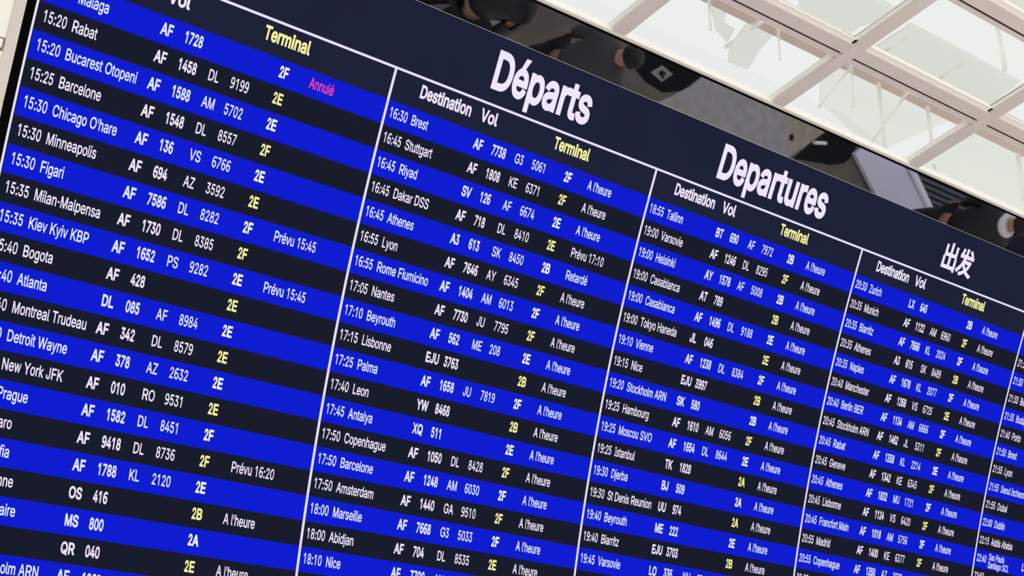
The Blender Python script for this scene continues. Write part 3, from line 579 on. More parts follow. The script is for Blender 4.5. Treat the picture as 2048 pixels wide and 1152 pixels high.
glyph('R', 'R', 883, (269,-24,269,865,457,865,524,859,574,843,610,818,635,784,650,743,655,692,650,643,635,602,611,570,575,546,525,530,458,525,166,525,166,365,465,365,574,375,665,406,737,455,788,522,819,602,828,692,819,782,788,863,737,930,666,982,574,1013,465,1024,95,1024,95,-24,881,-24,609,474,413,474,680,-24,269,525,269,365,649,401,471,366), (16,15,31,30,31,15,16,31,0,30,15,1,14,34,13,33,12,13,4,28,3,29,3,28,3,29,2,1,2,29,30,1,29,10,11,20,20,21,10,9,10,21,21,22,9,22,23,9,8,9,23,7,8,23,23,24,7,24,25,7,6,7,25,25,26,6,5,6,26,27,5,26,38,19,33,19,20,33,20,11,33,12,33,11,5,27,4,28,4,27,1,15,36,34,14,36,16,0,37,15,16,36,36,16,37,34,36,37,17,34,37,18,35,38,35,32,38,33,18,38,17,39,34,33,13,34,18,33,39,33,34,39,35,18,39))
glyph('R', 'S', 878, (551,-31,646,-1,723,48,780,112,815,188,826,272,819,341,796,400,762,447,719,486,672,516,621,540,572,558,526,572,424,599,384,611,343,627,305,647,275,672,256,701,250,738,256,775,272,808,300,836,338,858,386,873,442,878,519,868,580,840,621,797,646,719,816,719,798,824,761,896,704,955,631,1000,545,1028,446,1037,349,1028,261,1000,186,955,128,894,91,819,78,732,97,632,153,551,240,491,354,448,475,414,526,399,571,381,608,360,634,337,650,309,655,274,649,232,629,195,596,164,553,140,500,125,440,120,385,125,336,138,293,159,261,188,239,224,224,292,47,292,68,180,106,104,164,42,241,-4,333,-32,440,-41), (69,70,64,64,65,69,68,69,65,65,66,68,67,68,66,43,44,19,19,20,43,42,43,20,20,21,42,41,42,21,23,24,39,47,15,16,73,60,61,15,47,14,73,61,72,62,72,61,25,38,24,39,24,38,72,62,71,62,63,71,70,71,63,64,70,63,47,16,46,16,17,46,45,46,17,17,18,45,44,45,18,19,44,18,41,21,22,40,41,22,22,23,40,23,39,40,0,58,59,49,13,48,50,11,49,11,12,49,13,49,12,28,35,27,36,27,35,3,4,55,54,55,4,4,5,54,5,6,54,53,54,6,6,7,53,52,53,7,7,8,52,9,52,8,31,32,30,58,0,1,57,58,1,1,2,57,56,57,2,2,3,56,3,55,56,52,9,51,9,10,51,50,51,10,11,50,10,30,32,29,32,33,29,33,34,29,28,29,34,35,28,34,0,59,73,60,73,59,14,47,48,48,13,14,27,36,26,36,37,26,25,26,37,38,25,37))
glyph('R', 'T', 882, (355,864,355,-24,528,-24,528,864,843,864,843,1024,39,1024,39,864), (6,7,0,4,5,3,0,1,2,2,3,0,3,5,0,6,0,5))
glyph('R', 'U', 1017, (625,-28,725,9,808,68,871,145,910,237,922,339,922,1024,748,1024,748,352,741,288,720,234,685,189,639,155,580,133,509,125,438,133,379,155,332,189,297,234,275,288,268,352,268,1024,95,1024,95,339,107,237,146,145,208,68,292,9,393,-28,509,-40), (22,23,20,20,21,22,29,15,28,16,28,15,28,16,27,17,27,16,27,17,26,17,18,26,25,26,18,24,25,18,18,19,24,23,24,19,20,23,19,11,12,1,1,12,0,13,0,12,4,5,9,8,9,5,5,6,8,7,8,6,11,1,2,10,11,2,2,3,10,3,4,10,4,9,10,0,13,29,13,14,29,15,29,14))
glyph('R', 'V', 943, (563,-24,944,1024,759,1024,547,413,527,354,502,279,473,184,430,37,519,37,475,182,446,277,421,354,400,413,182,1024,-2,1024,384,-24,474,186), (15,12,14,13,14,12,6,10,7,7,10,15,10,11,15,12,15,11,5,9,8,3,0,1,1,2,3,5,8,0,4,5,0,0,3,4,7,15,0,0,8,7,8,9,7,6,7,9,9,5,16,6,9,16,10,6,16))
glyph('R', 'W', 1349, (471,-24,648,629,666,700,682,771,696,846,715,957,632,957,652,842,668,765,683,694,700,629,877,-24,1060,-24,1347,1024,1168,1024,1005,391,980,291,969,240,957,189,947,136,931,54,1006,54,990,136,979,189,967,240,956,291,943,342,930,391,765,1024,584,1024,417,391,405,342,392,291,381,240,370,189,359,136,343,54,415,54,401,136,390,189,379,240,368,291,356,341,344,391,180,1024,1,1024,287,-24,674,736,968,236,380,235), (46,43,45,44,45,43,42,35,41,41,35,34,34,40,41,46,36,35,35,42,46,43,46,42,7,1,2,6,29,7,38,37,0,36,46,0,0,37,36,35,36,37,37,38,35,34,35,38,38,39,34,33,49,39,39,32,33,3,9,10,20,19,11,5,4,28,25,18,24,17,23,16,22,21,12,15,22,12,12,13,15,13,14,15,16,23,22,22,15,16,20,11,12,12,21,20,19,20,21,21,22,19,22,23,19,23,18,19,7,2,8,8,3,7,3,4,7,6,7,4,4,5,6,29,6,5,5,28,29,30,31,1,38,0,1,32,39,31,38,1,31,39,38,31,8,2,47,3,8,47,9,3,47,18,25,26,11,19,10,26,27,10,10,19,26,19,18,26,23,17,48,18,23,48,24,18,48,3,10,4,28,4,27,10,27,4,1,7,30,7,29,30,34,39,49,40,34,49))
glyph('R', 'Y', 928, (550,-24,550,403,936,1023,736,1024,531,689,501,638,473,587,445,530,405,429,526,429,485,529,458,585,430,636,398,689,192,1024,-9,1023,376,403,376,-24,465,571), (12,7,11,8,7,16,7,12,16,12,13,16,15,16,13,14,15,13,6,10,5,1,2,4,2,3,4,10,9,1,5,10,1,1,4,5,16,17,0,0,1,16,8,16,1,1,9,8,9,10,8,7,8,10,10,6,18,7,10,18,11,7,18))
glyph('R', 'Z', 862, (809,-24,809,136,421,136,360,135,299,135,237,133,145,129,183,19,246,97,282,144,317,192,351,240,803,900,803,1024,56,1024,56,864,438,864,500,865,562,865,623,867,716,871,678,981,617,905,583,860,550,815,518,770,58,99,58,-24,275,134,587,866), (6,26,7,7,26,27,4,8,3,2,3,7,3,8,7,6,7,8,5,6,8,9,10,5,6,5,10,10,11,6,18,22,17,21,20,12,12,13,21,24,25,20,20,19,24,23,24,19,19,20,22,20,21,22,17,22,21,16,17,21,7,27,0,2,7,0,0,1,2,14,15,16,16,21,14,21,13,14,8,4,28,5,8,28,9,5,28,20,25,11,12,20,11,22,18,29,19,22,29,23,19,29,6,11,25,26,6,25))
glyph('R', 'a', 765, (378,-35,432,-20,476,3,512,31,538,61,549,78,520,78,520,-24,685,-24,685,495,678,575,655,640,619,691,575,728,526,753,475,769,426,777,381,779,318,775,254,760,194,735,139,698,93,647,46,558,209,510,231,552,248,575,272,595,302,612,340,623,384,627,427,623,461,612,486,594,503,572,514,542,518,503,515,489,508,482,490,475,456,469,408,463,347,456,294,448,241,437,189,422,140,400,98,370,64,329,43,276,36,212,45,138,74,75,118,24,175,-12,242,-33,314,-40,296,116,264,125,238,138,220,156,208,178,204,206,209,237,222,258,243,276,272,290,309,300,349,307,427,317,459,322,489,328,517,335,541,344,520,331,518,273,513,232,497,195,472,162,437,136,391,119,335,113,520,40), (52,53,60,60,61,52,51,52,61,61,62,51,50,51,62,49,50,62,62,63,49,48,49,63,63,64,48,47,48,64,64,46,47,22,23,24,0,81,56,57,56,81,43,67,68,68,42,43,56,57,55,58,55,57,44,66,67,67,43,44,28,29,19,29,18,19,55,58,54,58,59,54,53,54,59,60,53,59,46,64,65,45,46,65,65,66,45,66,44,45,22,24,25,25,26,22,21,22,26,26,27,21,20,21,27,27,28,20,28,19,20,17,30,16,16,30,31,80,1,2,79,80,2,41,69,70,40,41,70,70,71,40,71,39,40,32,15,31,16,31,15,5,4,8,8,9,73,8,4,7,6,3,82,4,5,6,5,8,76,75,76,8,8,73,75,73,74,75,37,38,73,73,9,37,36,37,9,9,10,36,35,36,10,10,11,35,3,6,2,79,2,6,78,79,6,77,78,6,6,5,77,5,76,77,39,71,72,72,73,39,73,38,39,35,11,34,11,12,34,33,34,12,12,13,33,32,33,13,13,14,32,15,32,14,1,80,0,81,0,80,42,68,69,69,41,42,30,17,29,18,29,17,4,6,82,7,4,82))
glyph('R', 'b', 834, (546,-27,629,12,698,74,749,156,780,256,791,371,780,486,748,585,697,667,628,729,545,767,451,779,382,773,326,754,284,726,252,695,230,665,220,651,247,651,247,1024,80,1024,80,-24,244,-24,244,92,220,92,230,77,253,46,285,14,328,-14,384,-33,451,-40,377,124,332,147,295,184,268,235,251,298,245,372,251,446,268,508,295,558,331,594,376,617,433,625,490,616,536,593,572,555,599,505,616,443,621,372,616,301,599,238,572,186,535,148,489,124,433,116,247,688,244,58), (24,21,25,20,21,17,17,16,20,25,21,22,24,25,23,21,24,35,35,36,21,17,21,36,36,37,17,16,17,18,28,31,27,31,32,27,26,27,32,40,41,14,41,13,14,26,32,23,32,33,23,24,23,33,33,34,24,35,24,34,17,37,38,38,39,17,18,17,39,39,40,18,40,14,18,14,15,18,18,15,55,54,29,30,30,53,54,42,11,12,43,44,10,53,30,0,0,52,53,11,42,43,43,10,11,3,4,50,49,50,4,4,5,49,48,49,5,47,48,5,5,6,47,46,47,6,6,7,46,52,0,1,1,2,52,51,52,2,2,3,51,3,50,51,46,7,45,7,8,45,44,45,8,8,9,44,10,44,9,31,28,29,29,54,31,42,12,41,13,41,12,16,18,55,20,16,55,19,20,55,25,22,56,23,25,56,26,23,56))
glyph('R', 'c', 778, (465,-36,519,-24,570,-4,616,23,656,57,690,97,717,143,745,218,583,258,566,211,553,187,537,166,518,149,495,135,470,124,440,117,408,115,347,124,300,149,262,188,235,240,219,301,213,368,219,437,235,499,262,551,300,591,347,616,408,625,440,622,469,616,494,606,516,592,535,575,551,555,564,533,580,487,742,528,714,601,687,647,653,686,613,719,568,745,518,764,464,776,407,779,306,767,217,728,144,665,89,583,55,483,43,368,55,256,89,157,144,74,217,12,306,-27,407,-40), (52,53,20,20,21,52,51,52,21,21,22,51,22,23,51,50,51,23,23,24,50,49,50,24,16,57,15,45,27,28,28,29,45,29,44,45,57,16,56,17,56,16,27,45,46,56,17,55,17,18,55,54,55,18,18,19,54,53,54,19,20,53,19,49,24,25,48,49,25,25,26,48,47,48,26,26,27,47,27,46,47,14,0,1,13,14,1,30,31,43,5,6,9,8,9,6,6,7,8,37,38,36,13,1,2,12,13,2,2,3,12,11,12,3,3,4,11,10,11,4,4,5,10,5,9,10,36,38,35,38,39,35,34,35,39,39,40,34,33,34,40,40,41,33,32,33,41,41,42,32,31,32,42,43,31,42,15,57,0,0,14,15,44,29,30,30,43,44))
glyph('R', 'd', 834, (452,-33,507,-14,549,14,582,46,606,77,616,92,591,92,591,-24,754,-24,754,1024,587,1024,587,651,615,651,606,665,582,695,550,726,508,754,453,773,384,779,290,767,207,729,138,667,86,585,54,486,43,371,54,256,86,156,137,74,206,12,289,-27,383,-40,346,124,300,148,263,186,236,238,219,301,213,372,219,443,235,505,262,555,298,593,345,616,402,625,458,617,504,594,540,558,567,508,583,446,589,372,583,298,566,235,539,184,503,147,457,124,402,116,591,58,587,689), (24,25,35,35,36,24,36,37,24,23,24,37,37,38,23,22,23,38,0,54,30,31,30,54,42,18,41,30,31,29,32,29,31,19,40,41,41,18,19,29,32,28,27,28,32,32,33,27,26,27,33,33,34,26,25,26,34,35,25,34,22,38,39,21,22,39,39,40,21,20,21,40,40,19,20,17,43,16,53,1,2,52,53,2,2,3,52,43,44,15,16,43,15,8,9,12,8,5,4,6,4,5,12,9,13,8,4,7,5,8,49,48,49,8,8,12,48,47,48,12,12,13,11,3,55,6,52,3,6,51,52,6,6,5,51,50,51,5,5,49,50,47,12,46,45,46,12,12,11,45,44,45,11,15,44,11,11,14,15,1,53,0,54,0,53,43,17,42,18,42,17,4,6,55,7,4,55,13,9,10,10,56,13,11,13,56,14,11,56))
glyph('R', 'e', 794, (494,-33,564,-13,625,19,676,61,715,112,750,195,588,235,564,185,544,160,520,140,491,126,456,117,418,114,359,121,309,141,269,174,238,219,219,278,212,350,212,414,218,469,235,519,263,563,301,596,347,618,403,625,458,618,503,597,537,564,563,519,580,463,589,356,710,448,123,458,123,309,753,309,753,382,746,479,724,562,690,632,644,687,590,729,531,757,468,774,403,779,302,766,213,726,141,663,87,580,54,480,43,367,54,255,88,156,143,74,217,12,310,-27,416,-40,581,450,217,456,216,309), (52,34,51,50,51,34,34,33,50,49,50,33,33,48,49,18,19,34,33,34,19,58,20,33,56,13,55,14,55,13,25,44,24,45,23,24,24,44,45,55,14,54,14,15,54,53,54,15,15,16,53,52,53,16,16,17,52,34,52,17,34,17,59,33,20,21,48,33,21,47,48,21,21,22,47,46,47,22,22,23,46,23,45,46,0,10,11,10,0,1,1,9,10,26,27,42,43,26,42,36,37,32,38,32,37,4,5,6,35,36,31,36,32,31,30,57,32,32,38,30,9,1,2,8,9,2,2,3,8,7,8,3,3,4,7,4,6,7,30,38,29,38,39,29,28,29,39,39,40,28,27,28,40,40,41,27,42,27,41,0,11,56,11,12,56,13,56,12,19,18,31,26,43,25,44,25,43,31,32,57,19,31,57,58,19,57,33,19,58,18,34,59,31,18,59,35,31,59))
glyph('R', 'f', 499, (-11,769,-11,619,472,619,472,769,302,-24,302,821,308,863,321,887,344,902,384,908,402,907,418,905,430,902,463,891,506,1039,467,1052,441,1059,408,1064,368,1065,311,1059,256,1041,207,1011,168,968,143,913,135,850,135,-24,302,619,302,769,135,769,135,619), (20,21,7,5,6,24,23,24,6,22,23,6,6,7,22,7,21,22,18,8,9,10,17,9,18,9,17,12,13,14,14,15,12,12,15,11,15,16,11,10,11,16,17,10,16,20,7,8,19,20,8,8,18,19,2,3,27,0,1,28,26,2,27,27,5,28,5,24,28,26,27,28,29,26,28,1,29,28,4,26,29,25,4,29))
glyph('R', 'g', 836, (497,-312,580,-289,652,-249,708,-190,744,-112,756,-19,756,769,592,769,592,650,617,650,608,665,584,696,552,727,509,754,453,773,385,779,291,767,208,729,139,668,87,587,54,489,43,376,54,263,87,167,140,89,209,32,292,-3,383,-14,451,-9,506,9,549,35,581,66,604,95,615,111,588,111,588,-9,576,-82,539,-129,482,-158,406,-168,354,-163,312,-152,281,-134,256,-113,235,-89,206,-49,66,-128,107,-193,146,-234,195,-270,255,-297,326,-314,407,-320,346,147,299,169,263,203,236,250,219,309,213,379,219,447,235,507,263,556,299,593,346,617,403,625,459,617,505,594,541,558,568,510,585,449,590,379,585,307,568,247,541,201,505,168,459,147,403,140,592,686,588,75), (46,47,44,44,45,46,21,22,57,57,58,21,58,59,21,20,21,59,59,60,20,19,20,60,41,51,40,27,76,53,64,15,63,51,41,50,27,53,26,54,26,53,62,63,16,63,15,16,50,41,49,41,42,49,48,49,42,42,43,48,47,48,43,44,47,43,26,54,25,24,25,54,54,55,24,23,24,55,55,56,23,22,23,56,57,22,56,19,60,61,18,19,61,61,62,18,17,18,62,62,16,17,39,52,0,0,38,39,75,28,29,29,30,75,74,75,30,66,12,65,12,13,65,14,65,13,33,32,5,10,9,6,7,10,6,3,4,36,35,36,4,4,5,35,5,32,35,34,31,78,32,33,34,33,5,71,70,71,5,5,6,70,69,70,6,6,9,69,9,10,8,38,0,1,37,38,1,1,2,37,2,3,37,3,36,37,74,30,31,31,34,74,73,74,34,34,33,73,72,73,33,33,71,72,69,9,68,67,68,9,9,8,67,66,67,8,8,11,66,12,66,11,40,51,52,52,39,40,76,27,28,28,75,76,65,14,64,15,64,14,10,7,77,8,10,77,11,8,77,32,34,78,35,32,78))
glyph('R', 'h', 806, (253,500,269,544,295,578,328,603,367,618,412,623,474,612,519,582,548,532,558,461,558,-24,726,-24,726,474,717,565,691,641,649,702,592,745,524,771,447,779,361,768,285,731,223,667,164,542,247,542,247,1024,80,1024,80,-24,247,-24,247,444,247,692), (25,26,22,27,28,26,22,26,28,23,21,22,25,22,21,22,28,0,23,22,0,0,1,23,1,2,23,3,20,29,18,5,6,6,17,18,9,10,11,11,12,9,9,12,8,12,13,8,13,14,8,7,8,14,14,15,7,15,16,7,6,7,16,17,6,16,20,3,4,19,20,4,4,5,19,5,18,19,21,23,29,23,2,29,2,3,29,25,21,29,24,25,29))
glyph('R', 'i', 328, (247,-24,247,769,80,769,80,-24,206,854,240,876,264,910,272,950,264,990,240,1024,206,1046,164,1054,124,1046,89,1024,65,990,57,950,65,910,89,876,124,854,164,846), (12,18,19,13,17,18,18,12,13,15,16,17,17,13,15,14,15,13,10,5,9,5,10,4,11,4,10,6,7,5,9,5,7,7,8,9,2,3,0,0,1,2,4,11,19,12,19,11))
glyph('R', 'j', 328, (80,-56,74,-99,61,-125,40,-141,2,-147,-43,-147,-43,-304,9,-304,79,-297,139,-275,187,-238,221,-188,241,-128,247,-60,247,769,80,769,205,854,240,876,264,910,272,950,264,990,240,1024,205,1046,164,1054,123,1046,88,1024,65,990,56,950,65,910,88,876,123,854,164,846), (7,4,6,5,6,4,4,7,3,3,7,8,29,30,28,30,26,28,27,28,26,31,23,24,23,31,16,16,22,23,18,19,17,21,17,19,19,20,21,22,16,17,17,21,22,3,8,9,2,3,9,9,10,2,10,11,2,1,2,11,11,12,1,0,1,12,12,13,0,13,14,0,15,0,14,31,24,30,26,30,24,25,26,24))
glyph('R', 'k', 748, (358,368,372,368,752,764,549,769,227,440,193,440,197,225,247,-24,247,1024,80,1024,80,-24,774,-21,378,485,259,367,566,-24,247,269,247,460,426,424,299,316), (9,10,5,7,6,10,5,10,6,4,8,5,9,5,8,1,12,0,14,11,1,17,2,12,2,3,12,15,18,13,6,7,15,5,6,15,16,4,15,4,5,15,12,3,16,16,15,13,16,13,12,8,4,16,1,11,17,12,1,17,13,0,12,0,13,18,1,0,18,14,1,18))
glyph('R', 'l', 372, (298,-27,321,-25,342,-22,383,-13,352,134,312,127,302,126,289,126,265,129,256,137,250,155,247,195,247,1024,80,1024,80,164,91,85,128,23,190,-16,273,-28), (17,9,16,15,16,9,9,10,15,14,15,10,10,11,14,13,14,11,11,12,13,7,0,6,0,7,18,8,18,7,4,2,3,5,1,2,2,4,5,6,0,1,1,5,6,18,8,17,9,17,8))
glyph('R', 'm', 1199, (247,-24,247,467,253,517,268,557,291,587,321,608,355,621,391,626,442,618,481,594,506,558,515,509,515,-24,683,-24,683,485,687,525,700,559,720,587,747,608,782,621,822,626,872,618,913,596,941,559,951,497,951,-24,1118,-24,1118,503,1110,586,1084,657,1042,712,989,752,926,775,859,783,796,777,739,759,688,729,645,690,612,641,580,556,664,556,628,663,581,727,514,769,432,783,379,777,328,761,282,733,242,695,210,646,178,557,244,557,244,769,80,769,80,-24,627,664,244,697), (53,54,50,51,49,50,53,50,49,49,48,53,0,1,54,50,54,1,1,2,50,51,50,2,2,3,51,3,4,51,47,56,5,53,48,52,8,44,7,45,7,44,46,6,7,7,45,46,11,39,10,9,10,39,9,42,8,42,43,8,44,8,43,5,6,47,6,46,47,14,15,40,19,34,35,18,19,36,19,35,36,40,15,16,16,17,40,40,17,41,37,41,17,17,18,37,18,36,37,33,20,21,33,21,32,26,27,24,27,28,24,26,24,25,24,28,23,28,29,23,22,23,29,29,30,22,30,31,22,21,22,31,32,21,31,34,19,20,20,33,34,13,14,12,11,12,14,39,11,14,14,40,39,40,38,39,9,39,38,42,9,38,41,37,55,41,38,40,38,41,55,42,38,55,48,49,51,56,48,51,51,4,56,4,5,56,52,48,56))
glyph('R', 'n', 805, (253,500,269,544,295,578,328,603,367,618,412,623,474,612,519,582,548,532,558,461,558,-24,726,-24,726,474,717,565,691,641,648,702,591,745,524,771,447,779,361,768,285,731,223,667,164,542,244,542,243,769,80,769,80,-24,247,-24,247,444,243,688), (25,26,22,23,21,22,25,22,21,21,24,25,26,27,28,22,26,28,28,0,22,23,22,0,0,1,23,1,2,23,3,20,29,18,5,6,6,17,18,9,10,11,11,12,9,9,12,8,12,13,8,13,14,8,7,8,14,14,15,7,15,16,7,6,7,16,17,6,16,20,3,4,19,20,4,4,5,19,5,18,19,21,23,29,23,2,29,2,3,29,24,21,29))
glyph('R', 'o', 816, (510,-27,600,12,673,74,728,157,762,256,773,368,762,483,728,583,673,665,600,728,510,767,407,779,306,767,217,728,144,665,89,583,55,483,43,368,55,256,89,157,144,74,217,12,306,-27,407,-40,347,124,300,149,262,188,235,240,219,301,213,368,219,437,235,499,262,551,300,591,347,616,407,624,469,616,517,591,554,551,582,499,598,437,604,368,598,301,582,240,554,188,517,149,469,124,407,115), (17,18,28,28,29,17,29,30,17,16,17,30,23,47,22,24,22,47,22,24,21,24,25,21,20,21,25,25,26,20,19,20,26,26,27,19,18,19,27,28,18,27,16,30,31,15,16,31,31,32,15,14,15,32,32,33,14,13,14,33,33,34,13,34,12,13,11,35,36,36,10,11,4,5,42,41,42,5,40,41,5,5,6,40,46,0,1,45,46,1,1,2,45,44,45,2,2,3,44,43,44,3,3,4,43,4,42,43,40,6,39,6,7,39,38,39,7,7,8,38,37,38,8,8,9,37,36,37,9,10,36,9,47,23,0,0,46,47,35,11,34,12,34,11))
glyph('R', 'p', 834, (247,-304,247,92,220,92,230,76,253,46,286,14,329,-14,384,-33,451,-40,546,-27,629,12,698,74,749,156,780,256,791,371,780,486,748,585,697,667,628,729,545,767,451,779,382,773,326,754,284,726,252,695,229,665,220,651,244,651,244,769,80,769,80,-304,377,124,332,147,295,184,268,235,251,298,245,372,251,446,268,508,295,558,331,594,376,617,433,625,490,616,536,593,572,555,599,505,616,443,621,372,616,301,599,238,572,186,535,148,489,124,433,116,247,54,244,685), (29,30,2,2,30,3,26,25,29,2,3,1,35,36,2,29,2,36,36,37,29,26,29,37,25,26,27,29,25,28,6,31,5,31,32,5,23,24,40,40,41,23,41,22,23,4,5,1,5,32,1,32,33,1,2,1,33,33,34,2,35,2,34,26,37,38,38,39,26,27,26,39,39,40,27,40,24,27,27,24,56,54,7,8,8,53,54,42,20,21,43,44,19,53,8,9,9,52,53,20,42,43,43,19,20,12,13,50,49,50,13,13,14,49,48,49,14,47,48,14,14,15,47,46,47,15,15,16,46,52,9,10,10,11,52,51,52,11,11,12,51,12,50,51,46,16,45,16,17,45,44,45,17,17,18,44,19,44,18,31,6,7,7,54,31,42,21,41,22,41,21,3,30,0,0,55,3,1,3,55,4,1,55,25,27,56,28,25,56))
glyph('R', 'r', 509, (247,-24,247,464,252,509,268,545,292,575,324,597,363,612,408,617,429,616,449,614,502,606,502,777,451,779,417,780,349,771,286,742,237,697,213,654,243,654,243,769,80,769,80,-24,243,703), (16,17,18,17,16,20,0,1,21,20,21,1,17,20,1,1,2,17,2,3,17,18,17,3,18,15,22,20,16,19,14,6,7,10,11,9,11,12,9,8,9,12,13,8,12,8,13,7,14,7,13,18,3,4,4,5,18,15,18,5,5,6,15,6,14,15,16,18,22,19,16,22))
glyph('R', 's', 717, (444,-32,520,-9,584,28,634,79,665,140,675,210,661,289,619,354,551,402,458,434,344,461,292,477,259,496,243,518,238,544,246,576,271,603,314,623,368,630,424,623,462,602,488,572,514,518,669,553,638,632,606,682,563,723,508,754,443,773,368,779,288,772,217,750,156,714,108,666,78,606,68,538,82,458,125,392,194,344,287,312,410,282,455,268,483,249,498,228,503,203,494,171,467,142,420,121,356,113,301,120,257,138,227,169,199,237,39,203,68,115,103,59,152,15,212,-15,281,-34,358,-40), (56,51,55,54,55,51,51,52,54,53,54,52,11,39,10,59,48,58,48,49,58,58,49,57,49,50,57,56,57,50,51,56,50,39,11,38,11,12,38,37,38,12,12,13,37,36,37,13,35,36,13,13,14,35,34,35,14,14,15,34,33,34,15,32,33,15,15,16,32,31,32,16,16,17,31,17,30,31,19,28,18,29,18,28,41,9,40,4,5,44,23,24,22,47,0,1,46,47,1,1,2,46,45,46,2,2,3,45,3,4,45,4,44,45,44,5,43,5,6,43,6,7,43,42,43,7,7,8,42,41,42,8,9,41,8,22,24,21,24,25,21,20,21,25,25,26,20,26,27,20,19,20,27,28,19,27,48,59,0,0,47,48,10,39,40,40,9,10,30,17,18,18,29,30))
glyph('R', 't', 447, (-11,769,-11,619,424,619,424,769,104,181,118,93,164,24,237,-18,330,-32,355,-31,380,-29,404,-25,447,-14,415,132,361,124,346,122,336,122,302,126,286,137,276,157,271,193,271,950,104,950,271,619,271,769,104,769,104,619), (6,7,18,6,18,5,18,19,5,4,5,19,19,20,4,17,8,16,16,8,9,9,15,16,13,11,12,15,9,10,14,15,10,10,11,14,11,13,14,8,17,7,18,7,17,2,3,24,0,1,26,23,2,24,21,22,24,25,24,22,23,24,25,26,23,25,25,0,26,20,23,26,4,20,26))
glyph('R', 'u', 806, (444,-22,519,14,582,78,641,204,562,204,562,-24,726,-24,726,769,558,769,558,301,553,246,536,202,511,167,478,143,439,128,394,122,332,133,287,164,258,214,247,285,247,769,80,769,80,272,88,181,115,105,157,44,214,0,282,-25,359,-34,562,58), (21,22,19,28,15,16,28,16,27,27,16,26,16,17,26,25,26,17,24,25,17,17,18,24,23,24,18,22,23,18,19,22,18,21,19,20,14,0,1,13,14,1,3,2,6,6,7,3,6,2,5,2,3,4,3,7,9,8,9,7,13,1,29,11,12,4,10,11,4,4,3,10,3,9,10,15,28,0,0,14,15,2,4,29,4,12,29,12,13,29,5,2,29))
glyph('R', 'v', 765, (461,-24,764,769,583,769,418,312,395,245,376,177,358,111,330,17,435,17,408,111,390,177,370,245,347,313,182,769,0,769,303,-24,383,201), (5,11,6,12,6,11,15,7,6,6,12,15,14,15,12,13,14,12,4,10,9,9,3,4,8,0,9,3,9,0,0,1,3,1,2,3,7,15,0,0,8,7,6,7,8,8,9,6,5,6,9,9,10,5,10,4,16,5,10,16,11,5,16))
glyph('R', 'w', 1115, (408,-24,510,331,525,382,539,436,553,490,567,546,601,687,514,687,548,545,562,490,576,436,604,331,706,-24,862,-24,1102,769,926,769,830,426,810,352,789,271,768,183,740,58,820,58,793,184,773,272,753,353,734,426,640,769,477,769,383,426,362,352,342,270,321,182,295,58,373,58,346,185,325,274,305,354,285,426,189,769,12,769,253,-24,557,508,781,237,334,236), (40,37,39,38,39,37,34,30,43,36,31,35,40,32,31,31,36,40,37,40,36,28,29,1,1,2,28,2,3,28,8,7,28,32,40,0,0,33,32,31,32,33,34,31,33,33,1,34,30,34,1,1,29,30,11,25,10,9,10,25,5,9,25,6,5,25,22,18,42,16,17,13,13,14,16,14,15,16,22,19,21,21,13,22,13,17,22,18,22,17,13,21,12,20,12,21,21,19,20,11,20,19,19,23,11,23,24,11,25,11,24,28,3,4,8,28,4,7,8,5,5,6,7,27,7,6,6,26,27,33,0,1,8,4,41,5,8,41,9,5,41,12,20,11,19,22,42,23,19,42,6,25,26,28,7,27,31,34,43,35,31,43))
glyph('R', 'y', 765, (101,-300,123,-304,150,-308,181,-309,234,-304,284,-288,327,-262,365,-226,397,-179,423,-123,764,769,583,769,418,312,395,245,375,177,357,111,330,17,436,17,408,111,390,177,370,244,347,313,182,769,0,769,294,-3,274,-61,257,-103,239,-129,220,-144,199,-151,175,-153,144,-149,104,-142,65,-288,382,202), (0,32,33,31,1,2,2,30,31,1,31,0,32,0,31,29,3,4,28,29,4,4,5,28,30,2,3,3,29,30,14,20,15,24,16,15,21,24,15,15,20,21,13,19,18,10,17,9,17,10,12,10,11,12,17,12,18,13,18,12,9,17,16,17,18,16,15,16,18,14,15,18,18,19,14,28,5,6,27,28,6,6,7,27,26,27,7,7,8,26,8,9,26,25,26,9,9,16,25,16,24,25,22,23,21,19,13,34,14,19,34,20,14,34,24,21,23))
glyph('R', 'z', 748, (689,-24,689,134,271,134,271,110,677,642,677,769,70,769,70,611,476,611,476,636,58,98,58,-24,289,134,457,611), (10,11,3,3,2,10,9,8,4,9,4,5,3,11,0,0,1,3,3,1,12,7,13,9,6,7,9,9,5,6,2,3,12,8,2,12,4,8,12,8,9,13,2,8,13,10,2,13))
